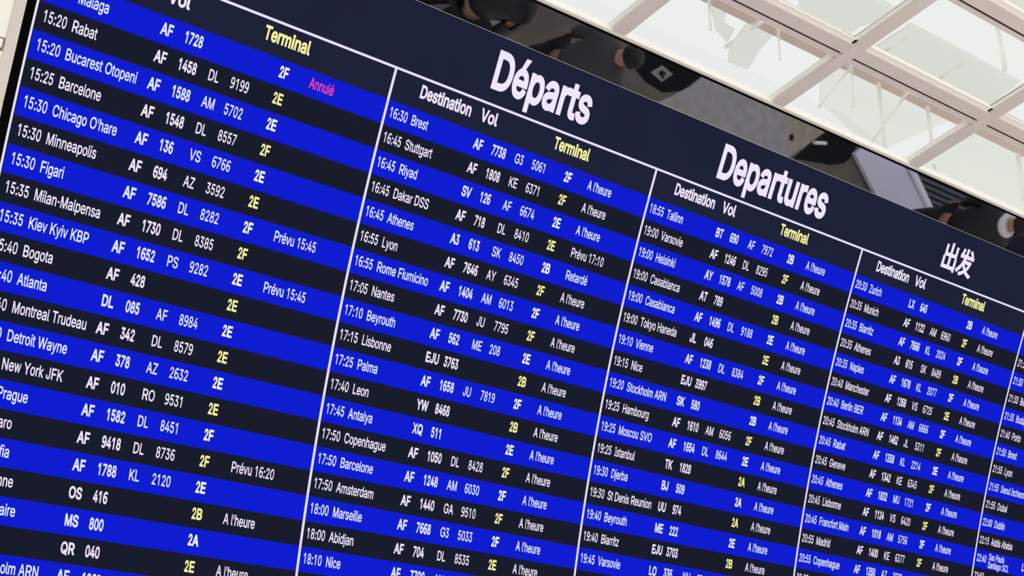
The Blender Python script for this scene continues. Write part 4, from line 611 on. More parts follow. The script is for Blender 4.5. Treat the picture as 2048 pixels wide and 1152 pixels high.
glyph('R', 'é', 794, (494,-33,564,-13,625,19,676,61,715,112,750,195,588,235,564,185,544,160,520,140,491,126,456,117,418,114,359,121,309,141,269,174,238,219,219,278,212,350,212,414,218,469,235,519,263,563,301,596,347,618,403,625,458,618,503,597,537,564,563,519,580,463,589,356,710,448,123,458,123,309,753,309,753,382,746,479,724,562,690,632,644,687,590,729,531,757,468,774,403,779,302,766,213,726,141,663,87,580,54,480,43,367,54,255,88,156,143,74,217,12,310,-27,416,-40,459,819,617,1063,427,1064,310,819,581,450,217,456,216,309), (52,34,51,50,51,34,34,33,50,49,50,33,33,48,49,34,52,17,17,63,34,18,19,34,33,34,19,62,20,33,13,55,56,56,12,13,25,44,24,55,13,14,45,23,24,24,44,45,55,14,54,14,15,54,53,54,15,15,16,53,52,53,16,17,52,16,33,20,21,48,33,21,47,48,21,21,22,47,46,47,22,22,23,46,23,45,46,0,10,11,10,0,1,1,9,10,27,42,26,43,26,42,36,37,32,38,32,37,4,5,6,35,36,31,36,32,31,30,61,32,32,38,30,9,1,2,8,9,2,2,3,8,7,8,3,3,4,7,4,6,7,30,38,29,38,39,29,28,29,39,39,40,28,27,28,40,40,41,27,42,27,41,59,57,58,0,11,56,12,56,11,19,18,31,26,43,25,44,25,43,57,59,60,31,32,61,19,31,61,62,19,61,33,19,62,18,34,63,31,18,63,35,31,63))
glyph('B', '0', 891, (527,-59,602,-35,668,5,725,59,770,126,805,205,830,293,845,392,850,499,845,607,830,705,805,794,770,873,724,940,668,995,601,1035,527,1059,446,1067,365,1059,290,1035,224,995,167,940,122,873,86,794,61,706,46,607,41,499,46,392,60,293,85,205,120,126,166,59,223,5,290,-35,364,-59,446,-67,412,155,383,166,357,184,332,212,311,250,293,298,279,356,271,423,268,499,271,576,279,644,293,702,311,750,333,788,357,816,383,835,412,846,446,850,479,846,508,835,534,816,559,788,580,750,598,702,612,644,620,576,623,499,620,423,612,356,598,298,580,250,559,212,534,184,508,166,479,155,446,151), (27,28,42,42,43,27,26,27,43,43,44,26,44,45,26,25,26,45,45,46,25,24,25,46,35,71,36,35,36,34,34,36,33,36,37,33,51,52,19,52,18,19,33,37,32,37,38,32,31,32,38,38,39,31,30,31,39,39,40,30,29,30,40,40,41,29,28,29,41,42,28,41,24,46,47,23,24,47,47,48,23,22,23,48,48,49,22,21,22,49,49,50,21,20,21,50,50,51,20,51,19,20,17,53,54,17,54,16,70,0,1,69,70,1,54,55,15,16,54,15,6,7,64,63,64,7,7,8,63,62,63,8,61,62,8,8,9,61,60,61,9,9,10,60,69,1,2,68,69,2,2,3,68,67,68,3,3,4,67,66,67,4,4,5,66,65,66,5,5,6,65,6,64,65,60,10,59,10,11,59,58,59,11,11,12,58,57,58,12,12,13,57,56,57,13,13,14,56,55,56,14,15,55,14,0,70,35,71,35,70,53,17,52,18,52,17))
glyph('B', '1', 891, (373,1053,116,866,121,609,429,828,364,828,364,-53,595,-53,595,1053,364,782), (1,2,4,6,7,3,0,3,7,4,2,8,3,0,4,1,4,0,3,4,8,6,3,8,5,6,8))
glyph('B', '2', 891, (818,-53,818,164,353,164,353,97,563,317,618,375,664,429,703,476,734,521,760,564,779,605,792,647,800,689,802,733,797,793,781,850,755,903,720,950,677,990,626,1023,570,1047,508,1062,442,1067,376,1062,314,1047,256,1023,204,989,160,947,124,897,97,840,81,778,71,658,299,658,305,741,311,766,320,788,332,806,347,821,364,833,386,842,410,848,440,850,467,848,492,843,514,835,532,824,547,810,560,794,569,776,574,755,576,730,575,707,570,685,562,664,550,641,534,615,513,588,488,558,457,524,422,486,72,114,72,-53,417,164), (32,33,31,30,31,33,33,34,30,29,30,34,34,35,29,28,29,35,27,28,35,35,36,27,36,26,27,23,39,40,22,41,42,43,21,42,22,42,21,41,22,40,23,40,22,60,61,3,3,2,60,2,59,60,26,36,37,25,26,37,37,38,25,24,25,38,38,39,24,39,23,24,7,8,55,54,55,8,8,9,54,53,54,9,9,10,53,52,53,10,10,11,52,51,52,11,11,12,51,50,51,12,12,13,50,49,50,13,13,14,49,14,15,49,48,49,15,15,16,48,47,48,16,16,17,47,46,47,17,17,18,46,45,46,18,18,19,45,44,45,19,20,44,19,3,61,0,0,1,3,59,2,4,4,5,59,58,59,5,57,58,5,5,6,57,56,57,6,6,7,56,7,55,56,44,20,43,21,43,20,3,1,62,2,3,62,4,2,62))
glyph('B', '3', 891, (500,-62,568,-48,630,-23,686,10,733,51,773,101,802,157,820,219,826,285,820,349,803,409,774,466,735,516,686,558,628,591,562,613,489,623,362,619,378,448,785,885,785,1053,84,1053,84,836,513,836,513,901,255,608,255,434,394,434,445,431,485,423,517,411,542,396,561,379,575,359,585,336,592,311,594,285,591,256,585,232,574,212,560,195,542,180,519,168,493,159,463,153,429,151,398,153,370,158,345,166,323,176,305,189,290,204,279,221,272,241,259,312,24,312,42,192,63,133,95,81,136,36,185,-1,240,-30,299,-50,362,-63,428,-67,535,617,456,836), (58,59,51,51,52,58,57,58,52,52,53,57,56,57,53,53,54,56,55,56,54,46,64,45,45,64,44,64,46,63,47,63,46,18,27,28,29,15,65,17,18,16,63,47,62,47,48,62,61,62,48,48,49,61,60,61,49,49,50,60,59,60,50,51,59,50,25,26,18,18,17,25,7,8,36,8,9,36,35,36,9,9,10,35,42,1,2,41,42,2,2,3,41,40,41,3,3,4,40,39,40,4,4,5,39,38,39,5,5,6,38,37,38,6,6,7,37,7,36,37,35,10,34,10,11,34,33,34,11,11,12,33,32,33,12,12,13,32,31,32,13,13,14,31,30,31,14,15,30,14,24,23,19,19,20,24,44,64,0,43,44,0,0,1,43,1,42,43,30,15,29,17,16,23,22,66,24,21,22,24,24,20,21,16,18,65,18,28,65,28,29,65,23,16,65,19,23,65,23,24,66,17,23,66,25,17,66,27,18,26))
glyph('B', '4', 891, (865,154,865,373,266,373,266,312,703,1053,455,1053,25,326,25,154,727,-53,727,677,501,677,501,-53,302,373,727,154,727,373,501,373,501,154), (6,7,3,6,3,2,2,3,12,6,2,5,4,5,12,2,12,5,0,1,13,11,8,13,12,3,15,1,14,13,9,10,14,14,10,15,13,14,16,14,15,16,3,7,16,16,15,3,11,13,16))
glyph('B', '5', 891, (506,-61,572,-44,633,-16,688,21,734,68,771,122,800,184,816,250,822,320,819,374,810,425,794,474,773,519,748,560,717,597,681,630,642,658,598,680,552,696,502,706,451,709,410,707,370,700,331,689,295,674,262,655,250,646,322,646,343,836,773,836,773,1053,141,1053,74,450,268,428,303,456,322,467,347,477,374,485,401,490,428,491,460,489,488,481,513,469,535,453,554,433,570,409,581,382,589,352,591,319,589,286,582,257,570,230,555,207,537,188,516,172,491,161,465,154,435,151,409,153,385,158,364,166,344,178,328,191,314,207,304,223,297,241,285,309,57,309,72,195,90,139,119,88,156,43,200,5,251,-26,309,-49,370,-62,435,-67,327,687), (26,31,32,70,71,63,63,64,70,69,70,64,64,65,69,68,69,65,65,66,68,67,68,66,26,32,33,33,34,26,27,35,36,21,39,20,76,57,58,76,58,75,58,59,75,27,36,37,37,38,27,38,39,27,39,21,27,21,22,27,23,27,22,75,59,74,59,60,74,73,74,60,60,61,73,72,73,61,61,62,72,71,72,62,63,71,62,26,34,35,35,27,26,25,26,27,24,25,27,27,23,77,25,24,28,26,25,28,31,26,28,55,56,0,40,41,19,55,0,1,54,55,1,19,41,18,8,9,48,47,48,9,9,10,47,54,1,2,53,54,2,2,3,53,52,53,3,3,4,52,51,52,4,4,5,51,50,51,5,5,6,50,6,7,50,49,50,7,7,8,49,8,48,49,47,10,46,10,11,46,45,46,11,11,12,45,12,13,45,44,45,13,13,14,44,43,44,14,14,15,43,15,16,43,42,43,16,16,17,42,41,42,17,18,41,17,0,56,76,57,76,56,20,39,40,40,19,20,29,30,28,31,28,30,24,27,77,28,24,77))
glyph('B', '6', 891, (472,-79,620,-51,745,27,830,150,861,305,835,465,756,585,634,657,484,679,402,669,322,641,247,598,277,601,305,680,358,789,430,843,522,860,559,857,597,844,631,826,703,765,870,922,761,1008,690,1045,607,1070,510,1078,330,1045,174,936,68,747,30,478,62,242,153,66,295,-43,287,382,321,415,370,448,417,466,458,471,529,458,572,429,599,380,609,306,597,231,567,179,525,147,472,136,401,152,347,197,305,280,283,619), (28,29,11,30,31,48,48,33,30,29,30,33,11,29,33,33,34,11,34,12,11,28,11,13,27,28,13,9,36,37,0,45,46,36,9,10,26,14,15,0,46,32,46,47,32,31,32,47,48,31,47,12,34,35,35,36,12,36,10,12,27,13,14,14,26,27,25,16,17,18,24,17,25,17,24,3,4,41,21,22,20,19,20,22,23,19,22,43,44,1,1,2,43,42,43,2,2,3,42,3,41,42,41,4,40,4,5,40,5,6,40,39,40,6,6,7,39,38,39,7,8,38,7,19,23,18,24,18,23,1,44,0,45,0,44,38,8,37,9,37,8,16,25,15,26,15,25,12,10,49,11,12,49,13,11,49))
glyph('B', '7', 891, (357,-53,821,869,821,1053,69,1053,69,836,582,836,582,894,104,-53,553,836), (6,5,1,1,2,6,1,5,0,4,8,6,3,4,6,6,2,3,5,6,8,0,5,8,7,0,8))
glyph('B', '8', 891, (516,-62,583,-49,645,-26,701,5,748,44,788,91,818,145,835,203,841,265,838,315,827,362,809,407,786,447,757,484,724,515,686,541,644,561,644,488,660,495,710,529,750,574,780,628,798,686,804,748,798,807,782,862,755,914,719,958,676,996,625,1027,569,1049,509,1062,445,1067,380,1062,319,1049,263,1027,212,996,169,958,133,913,106,862,90,807,85,748,91,686,109,627,139,574,180,528,230,494,247,488,247,561,246,561,204,541,165,515,132,484,103,447,80,406,63,362,52,315,49,265,55,203,72,145,102,91,141,45,189,5,244,-26,306,-49,373,-62,445,-67,409,152,377,158,351,167,328,179,311,193,298,209,288,228,282,248,280,272,282,298,289,321,300,342,315,360,333,376,356,390,382,401,412,407,445,409,477,407,506,401,532,390,555,376,574,360,589,342,600,321,606,298,608,272,606,248,600,228,591,210,577,193,560,179,538,167,512,158,481,152,445,150,418,624,394,629,373,638,356,649,341,662,330,677,321,695,316,715,314,738,316,761,321,781,330,798,341,813,355,825,372,836,393,844,417,849,445,851,472,849,496,844,517,836,534,825,548,813,559,798,567,781,572,762,574,738,572,715,567,695,558,678,546,662,532,649,515,638,494,629,471,624,445,622,707,527,182,526), (45,140,50,47,48,46,48,49,46,50,46,49,59,60,73,73,74,59,58,59,74,57,58,74,74,75,57,56,57,75,75,76,56,55,56,76,76,77,55,54,55,77,53,54,77,52,53,46,46,51,52,45,50,44,50,49,44,43,44,49,66,102,67,104,82,83,83,103,104,66,67,65,68,65,67,118,119,33,65,68,64,68,69,64,117,118,34,118,33,34,64,69,63,69,70,63,62,63,70,70,71,62,61,62,71,71,72,61,60,61,72,73,60,72,53,77,78,46,53,78,47,46,78,78,79,47,79,80,47,80,81,47,81,82,47,82,104,47,48,47,104,104,105,48,105,106,48,106,107,48,107,108,48,108,109,48,49,48,109,43,49,109,109,110,43,42,43,110,110,111,42,41,42,111,111,112,41,40,41,112,112,113,40,39,40,113,38,39,113,113,114,38,37,38,114,114,115,37,36,37,115,115,116,36,35,36,116,116,117,35,117,34,35,85,137,84,138,84,137,32,120,121,0,100,101,86,136,85,137,85,136,122,31,121,32,121,31,100,0,1,1,99,100,122,123,30,31,122,30,16,17,18,16,18,15,4,5,96,95,96,5,5,6,95,94,95,6,6,7,94,7,8,94,93,94,8,8,9,93,92,93,9,9,10,92,91,92,10,10,11,91,11,12,91,90,91,12,17,90,12,18,17,12,12,13,18,13,14,18,15,19,20,16,15,20,20,21,16,99,1,2,98,99,2,2,3,98,97,98,3,3,4,97,4,96,97,90,17,89,88,89,17,87,88,17,86,87,17,136,86,17,17,16,136,135,136,16,134,135,16,133,134,16,132,133,16,131,132,16,16,21,131,130,131,21,21,22,130,129,130,22,22,23,129,128,129,23,23,24,128,127,128,24,24,25,127,25,26,127,126,127,26,26,27,126,125,126,27,27,28,125,124,125,28,28,29,124,123,124,29,30,123,29,0,101,66,102,66,101,103,83,84,84,138,103,120,32,119,33,119,32,18,14,139,15,18,139,19,15,139,46,50,140,51,46,140))
glyph('B', '9', 891, (390,-79,566,-44,720,70,823,265,861,543,829,771,736,941,593,1045,417,1079,269,1052,145,973,61,851,30,695,56,536,134,417,254,344,403,321,489,331,570,360,644,404,614,401,585,321,531,212,463,158,379,141,338,145,297,157,260,176,184,236,24,77,132,-7,204,-45,289,-70,606,625,571,588,520,554,472,535,429,530,360,542,318,572,290,621,280,694,292,769,322,822,365,854,418,865,491,850,546,806,587,725,607,382), (31,27,30,27,28,30,29,30,28,0,24,32,24,25,32,26,32,25,32,26,31,27,31,26,38,39,15,14,15,39,39,40,14,13,14,40,12,13,40,40,41,12,11,12,41,41,42,11,10,11,42,42,43,10,9,10,43,43,44,9,1,22,23,37,16,17,36,37,17,8,45,46,3,4,19,2,3,21,3,19,21,20,19,34,33,34,19,19,4,33,4,5,33,48,33,5,5,6,48,22,1,2,2,21,22,36,17,18,18,20,36,35,36,20,20,34,35,48,6,47,6,7,47,46,47,7,8,46,7,1,23,0,24,0,23,38,15,16,16,37,38,45,8,44,9,44,8,20,18,49,19,20,49,21,19,49))
glyph('B', 'A', 943, (205,-53,425,577,438,616,452,661,469,713,488,774,509,845,553,993,385,993,429,846,450,776,469,716,485,664,500,617,514,577,739,-53,986,-53,580,1053,359,1053,-44,-53,780,226,780,444,163,444,163,226,469,714,562,444,379,444,302,226,639,226), (19,23,22,23,19,0,8,18,22,19,22,18,3,10,2,1,2,22,2,10,22,10,9,22,8,22,9,5,12,13,21,20,16,16,20,15,17,7,21,21,16,17,21,14,25,13,14,21,5,13,21,6,5,21,21,7,6,3,4,11,10,3,11,11,5,10,5,6,10,9,10,6,6,7,9,8,9,7,18,8,7,7,17,18,1,22,26,11,4,24,5,11,24,12,5,24,15,20,28,20,21,25,23,0,27,22,23,26,26,23,27,25,26,27,28,25,27,20,25,28))
glyph('B', 'B', 897, (486,-53,565,-49,637,-36,700,-13,754,18,798,57,833,104,856,156,870,210,875,268,871,325,858,378,838,425,811,465,779,500,743,527,704,548,664,562,672,561,672,486,667,485,700,500,731,518,760,542,786,571,807,605,823,644,833,688,836,735,831,791,818,845,795,895,762,941,721,980,671,1012,612,1035,546,1049,475,1053,65,1053,65,-53,298,401,486,401,522,398,551,392,576,381,597,368,614,352,628,334,637,314,643,292,645,270,641,241,631,218,614,198,586,181,543,170,479,165,298,165,298,835,470,835,520,831,555,820,578,804,594,784,603,760,607,731,605,708,600,688,590,671,578,655,562,641,543,630,521,621,496,616,466,614,298,614,672,559,672,487,742,527), (57,40,39,38,39,40,59,37,58,74,75,40,38,40,75,75,58,38,58,37,38,56,0,55,73,41,42,42,72,73,57,39,0,0,56,57,74,40,41,41,73,74,37,59,60,60,36,37,55,0,1,61,35,60,36,60,35,16,21,22,22,15,78,5,6,52,6,7,52,51,52,7,7,8,51,50,51,8,8,9,50,9,10,50,49,50,10,10,11,49,48,49,11,11,12,48,21,19,13,13,14,21,22,21,14,15,22,14,16,23,24,24,25,16,18,16,25,25,26,18,55,1,2,54,55,2,2,3,54,53,54,3,3,4,53,4,5,53,5,52,53,48,12,47,12,13,47,13,19,47,46,47,19,19,20,46,45,46,20,44,45,20,43,44,20,42,43,20,72,42,20,20,17,72,71,72,17,70,71,17,69,70,17,68,69,17,67,68,17,17,18,67,18,26,67,66,67,26,26,27,66,65,66,27,27,28,65,28,29,65,64,65,29,29,30,64,63,64,30,30,31,63,31,32,63,62,63,32,32,33,62,33,34,62,61,62,34,35,61,34,16,18,76,21,16,76,19,21,77,76,17,77,17,20,77,21,76,77,16,22,78,23,16,78))
glyph('B', 'D', 987, (535,-46,630,-24,715,14,790,66,851,132,899,209,934,298,954,396,961,502,954,608,934,705,900,792,852,870,792,935,720,987,636,1024,544,1046,445,1053,130,1053,130,835,432,835,499,830,555,817,601,796,640,767,671,731,697,686,716,633,727,572,731,502,727,431,716,369,697,315,671,270,638,234,598,205,550,183,491,170,420,165,136,165,136,-53,432,-53,65,1053,65,-53,298,-53,298,1053,298,165,298,835), (42,43,19,19,18,42,41,38,44,44,38,46,44,39,40,43,40,39,19,43,39,20,45,47,18,19,45,0,36,37,17,21,16,22,23,15,36,0,1,1,35,36,16,21,22,22,15,16,0,37,41,38,41,37,21,17,20,45,20,17,4,5,33,32,33,5,5,6,32,31,32,6,6,7,31,30,31,7,7,8,30,8,29,30,29,8,28,8,9,28,27,28,9,9,10,27,26,27,10,10,11,26,25,26,11,11,12,25,24,25,12,12,13,24,14,24,13,35,1,2,34,35,2,2,3,34,3,4,34,4,33,34,24,14,23,15,23,14,39,44,46,19,39,47,39,46,47,45,19,47))
glyph('B', 'E', 823, (791,-53,791,165,298,165,298,397,752,397,752,615,298,615,298,835,785,835,785,1053,65,1053,65,-53), (11,2,3,10,11,3,3,6,10,6,7,10,2,11,0,0,1,2,6,3,4,4,5,6,8,9,7,10,7,9))
glyph('B', 'F', 806, (298,-53,298,382,734,382,734,600,298,600,298,835,779,835,779,1053,65,1053,65,-53), (0,1,9,1,4,9,8,9,4,6,7,5,4,1,2,2,3,4,8,4,5,5,7,8))
glyph('B', 'G', 1023, (613,-60,692,-42,766,-10,831,34,887,88,932,152,966,225,986,306,993,391,993,556,503,556,503,338,959,382,767,460,759,349,749,306,732,268,710,235,683,208,652,187,615,170,574,161,529,157,478,162,432,174,391,195,353,224,321,262,294,308,274,362,261,426,257,499,261,573,273,638,294,693,321,739,352,776,389,805,430,826,474,838,523,843,551,841,578,837,603,831,627,822,648,811,667,797,685,781,702,764,717,743,730,721,742,696,765,632,1000,632,972,748,953,798,929,846,899,889,865,929,826,964,783,995,736,1020,686,1040,633,1055,578,1064,520,1067,429,1059,343,1035,264,996,194,942,136,875,88,796,53,706,33,607,26,499,33,392,53,293,88,204,136,125,195,58,266,4,346,-35,434,-59,528,-67,760,363), (77,78,27,27,28,77,76,77,28,28,29,76,75,76,29,29,30,75,74,75,30,30,31,74,31,32,74,73,74,32,32,33,73,72,73,33,33,34,72,71,72,34,24,25,81,37,38,67,38,66,67,23,82,83,83,22,23,40,65,39,24,81,82,82,23,24,66,38,39,39,65,66,81,25,80,25,26,80,79,80,26,78,79,26,27,78,26,71,34,35,70,71,35,35,36,70,69,70,36,68,69,36,36,37,68,37,67,68,42,43,63,64,42,63,20,0,1,19,20,1,44,45,61,61,62,44,43,44,62,63,43,62,7,8,12,8,9,12,6,7,15,14,15,7,7,12,14,12,9,13,53,54,52,19,1,2,18,19,2,2,3,18,17,18,3,3,4,17,4,5,17,16,17,5,5,6,16,6,15,16,52,54,51,54,55,51,50,51,55,55,56,50,49,50,56,56,57,49,48,49,57,57,58,48,47,48,58,58,59,47,46,47,59,59,60,46,45,46,60,61,45,60,22,83,0,21,22,0,0,20,21,10,11,13,42,64,41,40,41,64,65,40,64,13,9,10,13,11,84,12,13,84,14,12,84))
glyph('B', 'H', 1016, (298,-53,298,403,718,403,718,-53,951,-53,951,1053,718,1053,718,621,298,621,298,1053,65,1053,65,-53), (11,0,1,10,11,1,1,8,10,8,9,10,2,3,4,4,5,2,7,2,5,5,6,7,8,1,2,2,7,8))
glyph('B', 'I', 591, (583,-53,583,165,412,165,412,835,583,835,583,1053,8,1053,8,835,179,835,179,165,8,165,8,-53), (10,11,9,8,6,7,2,0,1,4,5,3,9,11,0,0,2,9,8,9,2,2,3,8,6,8,3,3,5,6))
glyph('B', 'J', 779, (458,-57,542,-26,615,26,671,97,704,185,714,283,714,1053,481,1053,481,288,477,241,466,207,449,183,426,166,399,155,364,151,328,155,300,166,278,183,261,207,249,241,245,288,245,393,12,393,12,283,22,185,55,97,111,26,184,-26,269,-57,364,-67), (22,23,20,29,15,28,15,16,28,28,16,27,16,17,27,26,27,17,17,18,26,25,26,18,24,25,18,18,19,24,23,24,19,20,23,19,22,20,21,12,13,0,5,6,8,7,8,6,12,0,1,11,12,1,1,2,11,10,11,2,2,3,10,3,4,10,9,10,4,4,5,9,5,8,9,0,13,29,13,14,29,15,29,14))
glyph('B', 'K', 917, (468,488,475,487,979,1042,692,1053,377,713,352,686,327,659,303,631,279,603,255,575,232,546,209,517,186,487,152,443,166,187,298,-53,298,380,297,443,298,657,298,1053,65,1053,65,-53,976,-49,451,696,303,511,704,-53,298,319,298,625,544,563,381,401), (20,21,13,13,21,14,20,13,12,12,11,20,9,8,18,14,21,15,13,14,16,16,17,13,12,13,17,11,12,17,20,11,10,10,9,20,9,18,20,23,0,1,25,22,1,28,2,23,2,3,23,7,24,6,5,6,23,4,5,23,26,29,16,24,7,27,20,18,19,23,3,4,14,15,26,16,14,26,11,17,10,27,8,17,8,9,17,9,10,17,17,24,27,18,8,27,1,22,28,23,1,28,0,23,24,23,6,24,0,24,29,24,17,29,17,16,29,1,0,29,25,1,29))
glyph('B', 'L', 772, (763,-53,763,165,298,165,298,1053,65,1053,65,-53), (4,5,2,2,5,0,0,1,2,4,2,3))
glyph('B', 'M', 1235, (293,-53,293,572,292,620,291,731,289,819,285,952,145,952,182,849,193,817,214,753,235,692,263,613,271,590,285,553,526,-53,708,-53,945,553,960,591,978,640,998,696,1029,788,1039,820,1049,852,1080,952,945,952,942,813,939,698,939,643,938,572,938,-53,1169,-53,1169,1053,900,1053,643,386,630,350,614,305,598,254,532,43,703,43,670,155,655,206,639,257,615,329,608,351,595,387,334,1053,65,1053,65,-53,293,533,938,535,619,318), (9,8,47,46,47,8,8,7,46,6,46,7,13,12,47,12,11,47,11,10,47,9,47,10,8,9,4,7,8,4,4,5,7,6,7,5,43,35,42,35,43,36,44,36,43,2,1,44,3,2,44,13,47,0,36,44,1,12,13,1,1,2,12,11,12,2,10,11,2,2,3,10,9,10,3,4,9,3,5,4,45,6,5,45,46,6,45,34,41,33,28,27,33,27,26,33,30,31,20,21,20,31,22,21,31,31,23,22,17,16,30,18,17,30,19,18,30,30,20,19,25,19,20,20,21,25,21,22,25,24,25,22,22,23,24,30,16,29,38,15,49,16,17,28,27,28,17,17,18,27,26,27,18,18,19,26,19,25,26,25,24,32,24,23,32,23,31,32,37,14,15,15,38,37,38,39,37,39,40,37,36,37,40,40,41,36,35,36,41,41,34,50,13,0,48,1,13,48,36,1,48,14,37,48,37,36,48,16,28,49,28,33,49,33,41,49,41,40,49,40,39,49,39,38,49,29,16,49,33,26,25,25,32,33,35,41,50,42,35,50,3,44,4,45,4,44))
glyph('B', 'O', 1048, (617,-59,703,-36,782,4,852,57,912,124,959,203,995,293,1015,392,1022,499,1015,607,995,706,960,796,912,875,852,942,782,996,703,1035,617,1059,525,1067,433,1059,347,1035,267,996,197,942,138,875,90,797,54,707,33,607,26,499,33,392,54,293,90,203,138,124,197,57,268,4,347,-36,433,-59,525,-67,476,162,432,174,391,195,354,224,322,261,294,307,274,361,261,425,257,499,261,574,274,638,294,693,322,739,354,776,391,805,432,826,476,838,525,843,573,838,617,826,659,806,695,777,727,740,755,694,775,639,788,574,792,499,788,425,775,361,755,306,727,260,695,223,659,194,617,174,573,162,525,157), (27,28,42,42,43,27,26,27,43,43,44,26,44,45,26,25,26,45,45,46,25,24,25,46,35,71,36,35,36,34,37,34,36,52,18,51,34,37,33,38,33,37,50,51,19,51,18,19,33,38,32,38,39,32,31,32,39,30,31,39,39,40,30,29,30,40,40,41,29,28,29,41,42,28,41,24,46,47,23,24,47,47,48,23,22,23,48,48,49,22,21,22,49,20,21,49,49,50,20,50,19,20,17,53,54,0,69,70,55,16,54,17,54,16,69,0,1,68,69,1,56,15,55,16,55,15,6,7,64,63,64,7,7,8,63,62,63,8,61,62,8,8,9,61,60,61,9,9,10,60,68,1,2,67,68,2,2,3,67,3,4,67,66,67,4,4,5,66,65,66,5,5,6,65,6,64,65,60,10,59,10,11,59,11,12,59,58,59,12,12,13,58,57,58,13,56,57,13,13,14,56,15,56,14,0,70,35,71,35,70,53,17,52,18,52,17))
glyph('B', 'Q', 1048, (609,58,637,21,761,-147,1016,-141,797,159,769,198,641,366,387,360,617,-59,703,-36,782,4,852,57,912,124,959,203,995,293,1015,392,1022,499,1015,607,995,706,960,796,912,875,852,942,782,996,703,1035,617,1059,525,1067,433,1059,347,1035,267,996,197,942,138,875,90,797,54,707,33,607,26,499,33,392,54,293,90,203,138,124,197,57,268,4,347,-36,433,-59,525,-67,476,162,432,174,391,195,354,224,322,261,294,307,274,361,261,425,257,499,261,574,274,638,294,693,322,739,354,776,391,805,432,826,476,838,525,843,573,838,617,826,659,806,695,777,727,740,755,694,775,639,788,574,792,499,788,425,775,361,755,306,727,260,695,223,659,194,617,174,573,162,525,157,683,-41,863,69,724,257,535,158), (36,37,49,49,50,36,35,36,50,50,51,35,34,35,51,51,52,34,52,53,34,33,34,53,53,54,33,32,33,54,54,55,32,31,32,55,45,46,41,60,26,59,44,42,43,43,79,44,61,25,60,26,60,25,45,41,42,42,44,45,27,58,59,59,26,27,41,46,40,46,47,40,39,40,47,38,39,47,47,48,38,37,38,48,49,37,48,31,55,56,30,31,56,56,57,30,29,30,57,28,29,57,57,58,28,58,27,28,0,8,1,1,76,0,77,0,76,76,6,77,62,63,24,5,73,74,5,75,76,6,76,75,63,64,23,24,63,23,11,4,10,11,10,3,12,13,4,14,15,72,71,72,15,15,16,71,70,71,16,69,70,16,16,17,69,68,69,17,17,18,68,3,10,2,9,2,10,1,9,10,10,4,1,76,1,4,5,76,4,4,13,5,73,5,13,13,14,73,14,72,73,68,18,67,18,19,67,19,20,67,66,67,20,20,21,66,65,66,21,64,65,21,21,22,64,23,64,22,8,0,43,79,43,0,0,77,78,77,6,78,25,61,62,62,24,25,2,9,80,11,3,81,6,75,82,78,6,7,7,83,78,1,8,80,9,1,80,4,11,81,12,4,81,5,74,82,75,5,82,0,78,83,79,0,83))
glyph('B', 'R', 883, (298,-53,298,836,456,836,500,833,535,826,561,816,582,804,597,789,609,771,618,749,623,723,625,692,623,662,618,637,609,616,598,599,582,585,562,573,536,563,501,557,458,554,136,554,136,336,465,336,543,340,614,354,678,379,733,413,779,457,814,508,839,565,853,626,858,692,853,758,839,819,814,877,779,929,734,972,679,1008,615,1033,543,1048,465,1053,65,1053,65,-53,930,-53,627,503,364,503,662,-53,298,554,298,336,690,387,454,336), (22,43,0,43,22,21,42,43,21,21,1,42,3,41,2,2,41,1,42,1,41,4,40,3,41,3,40,47,26,25,26,45,25,26,47,44,50,27,45,27,28,45,28,29,45,29,30,13,30,31,13,12,13,31,31,32,12,11,12,32,10,11,32,32,33,10,9,10,33,33,34,9,34,35,9,8,9,35,35,36,8,24,23,47,47,25,24,25,45,24,20,46,19,18,19,45,17,18,45,16,17,45,15,16,45,14,15,45,45,29,14,29,13,14,8,36,7,36,37,7,6,7,37,37,38,6,5,6,38,38,39,5,4,5,39,40,4,39,1,21,48,46,20,48,22,0,49,21,22,48,48,22,49,46,48,49,49,51,46,26,44,50,45,26,50,23,24,45,46,23,45,45,19,46,23,46,51,47,23,51))
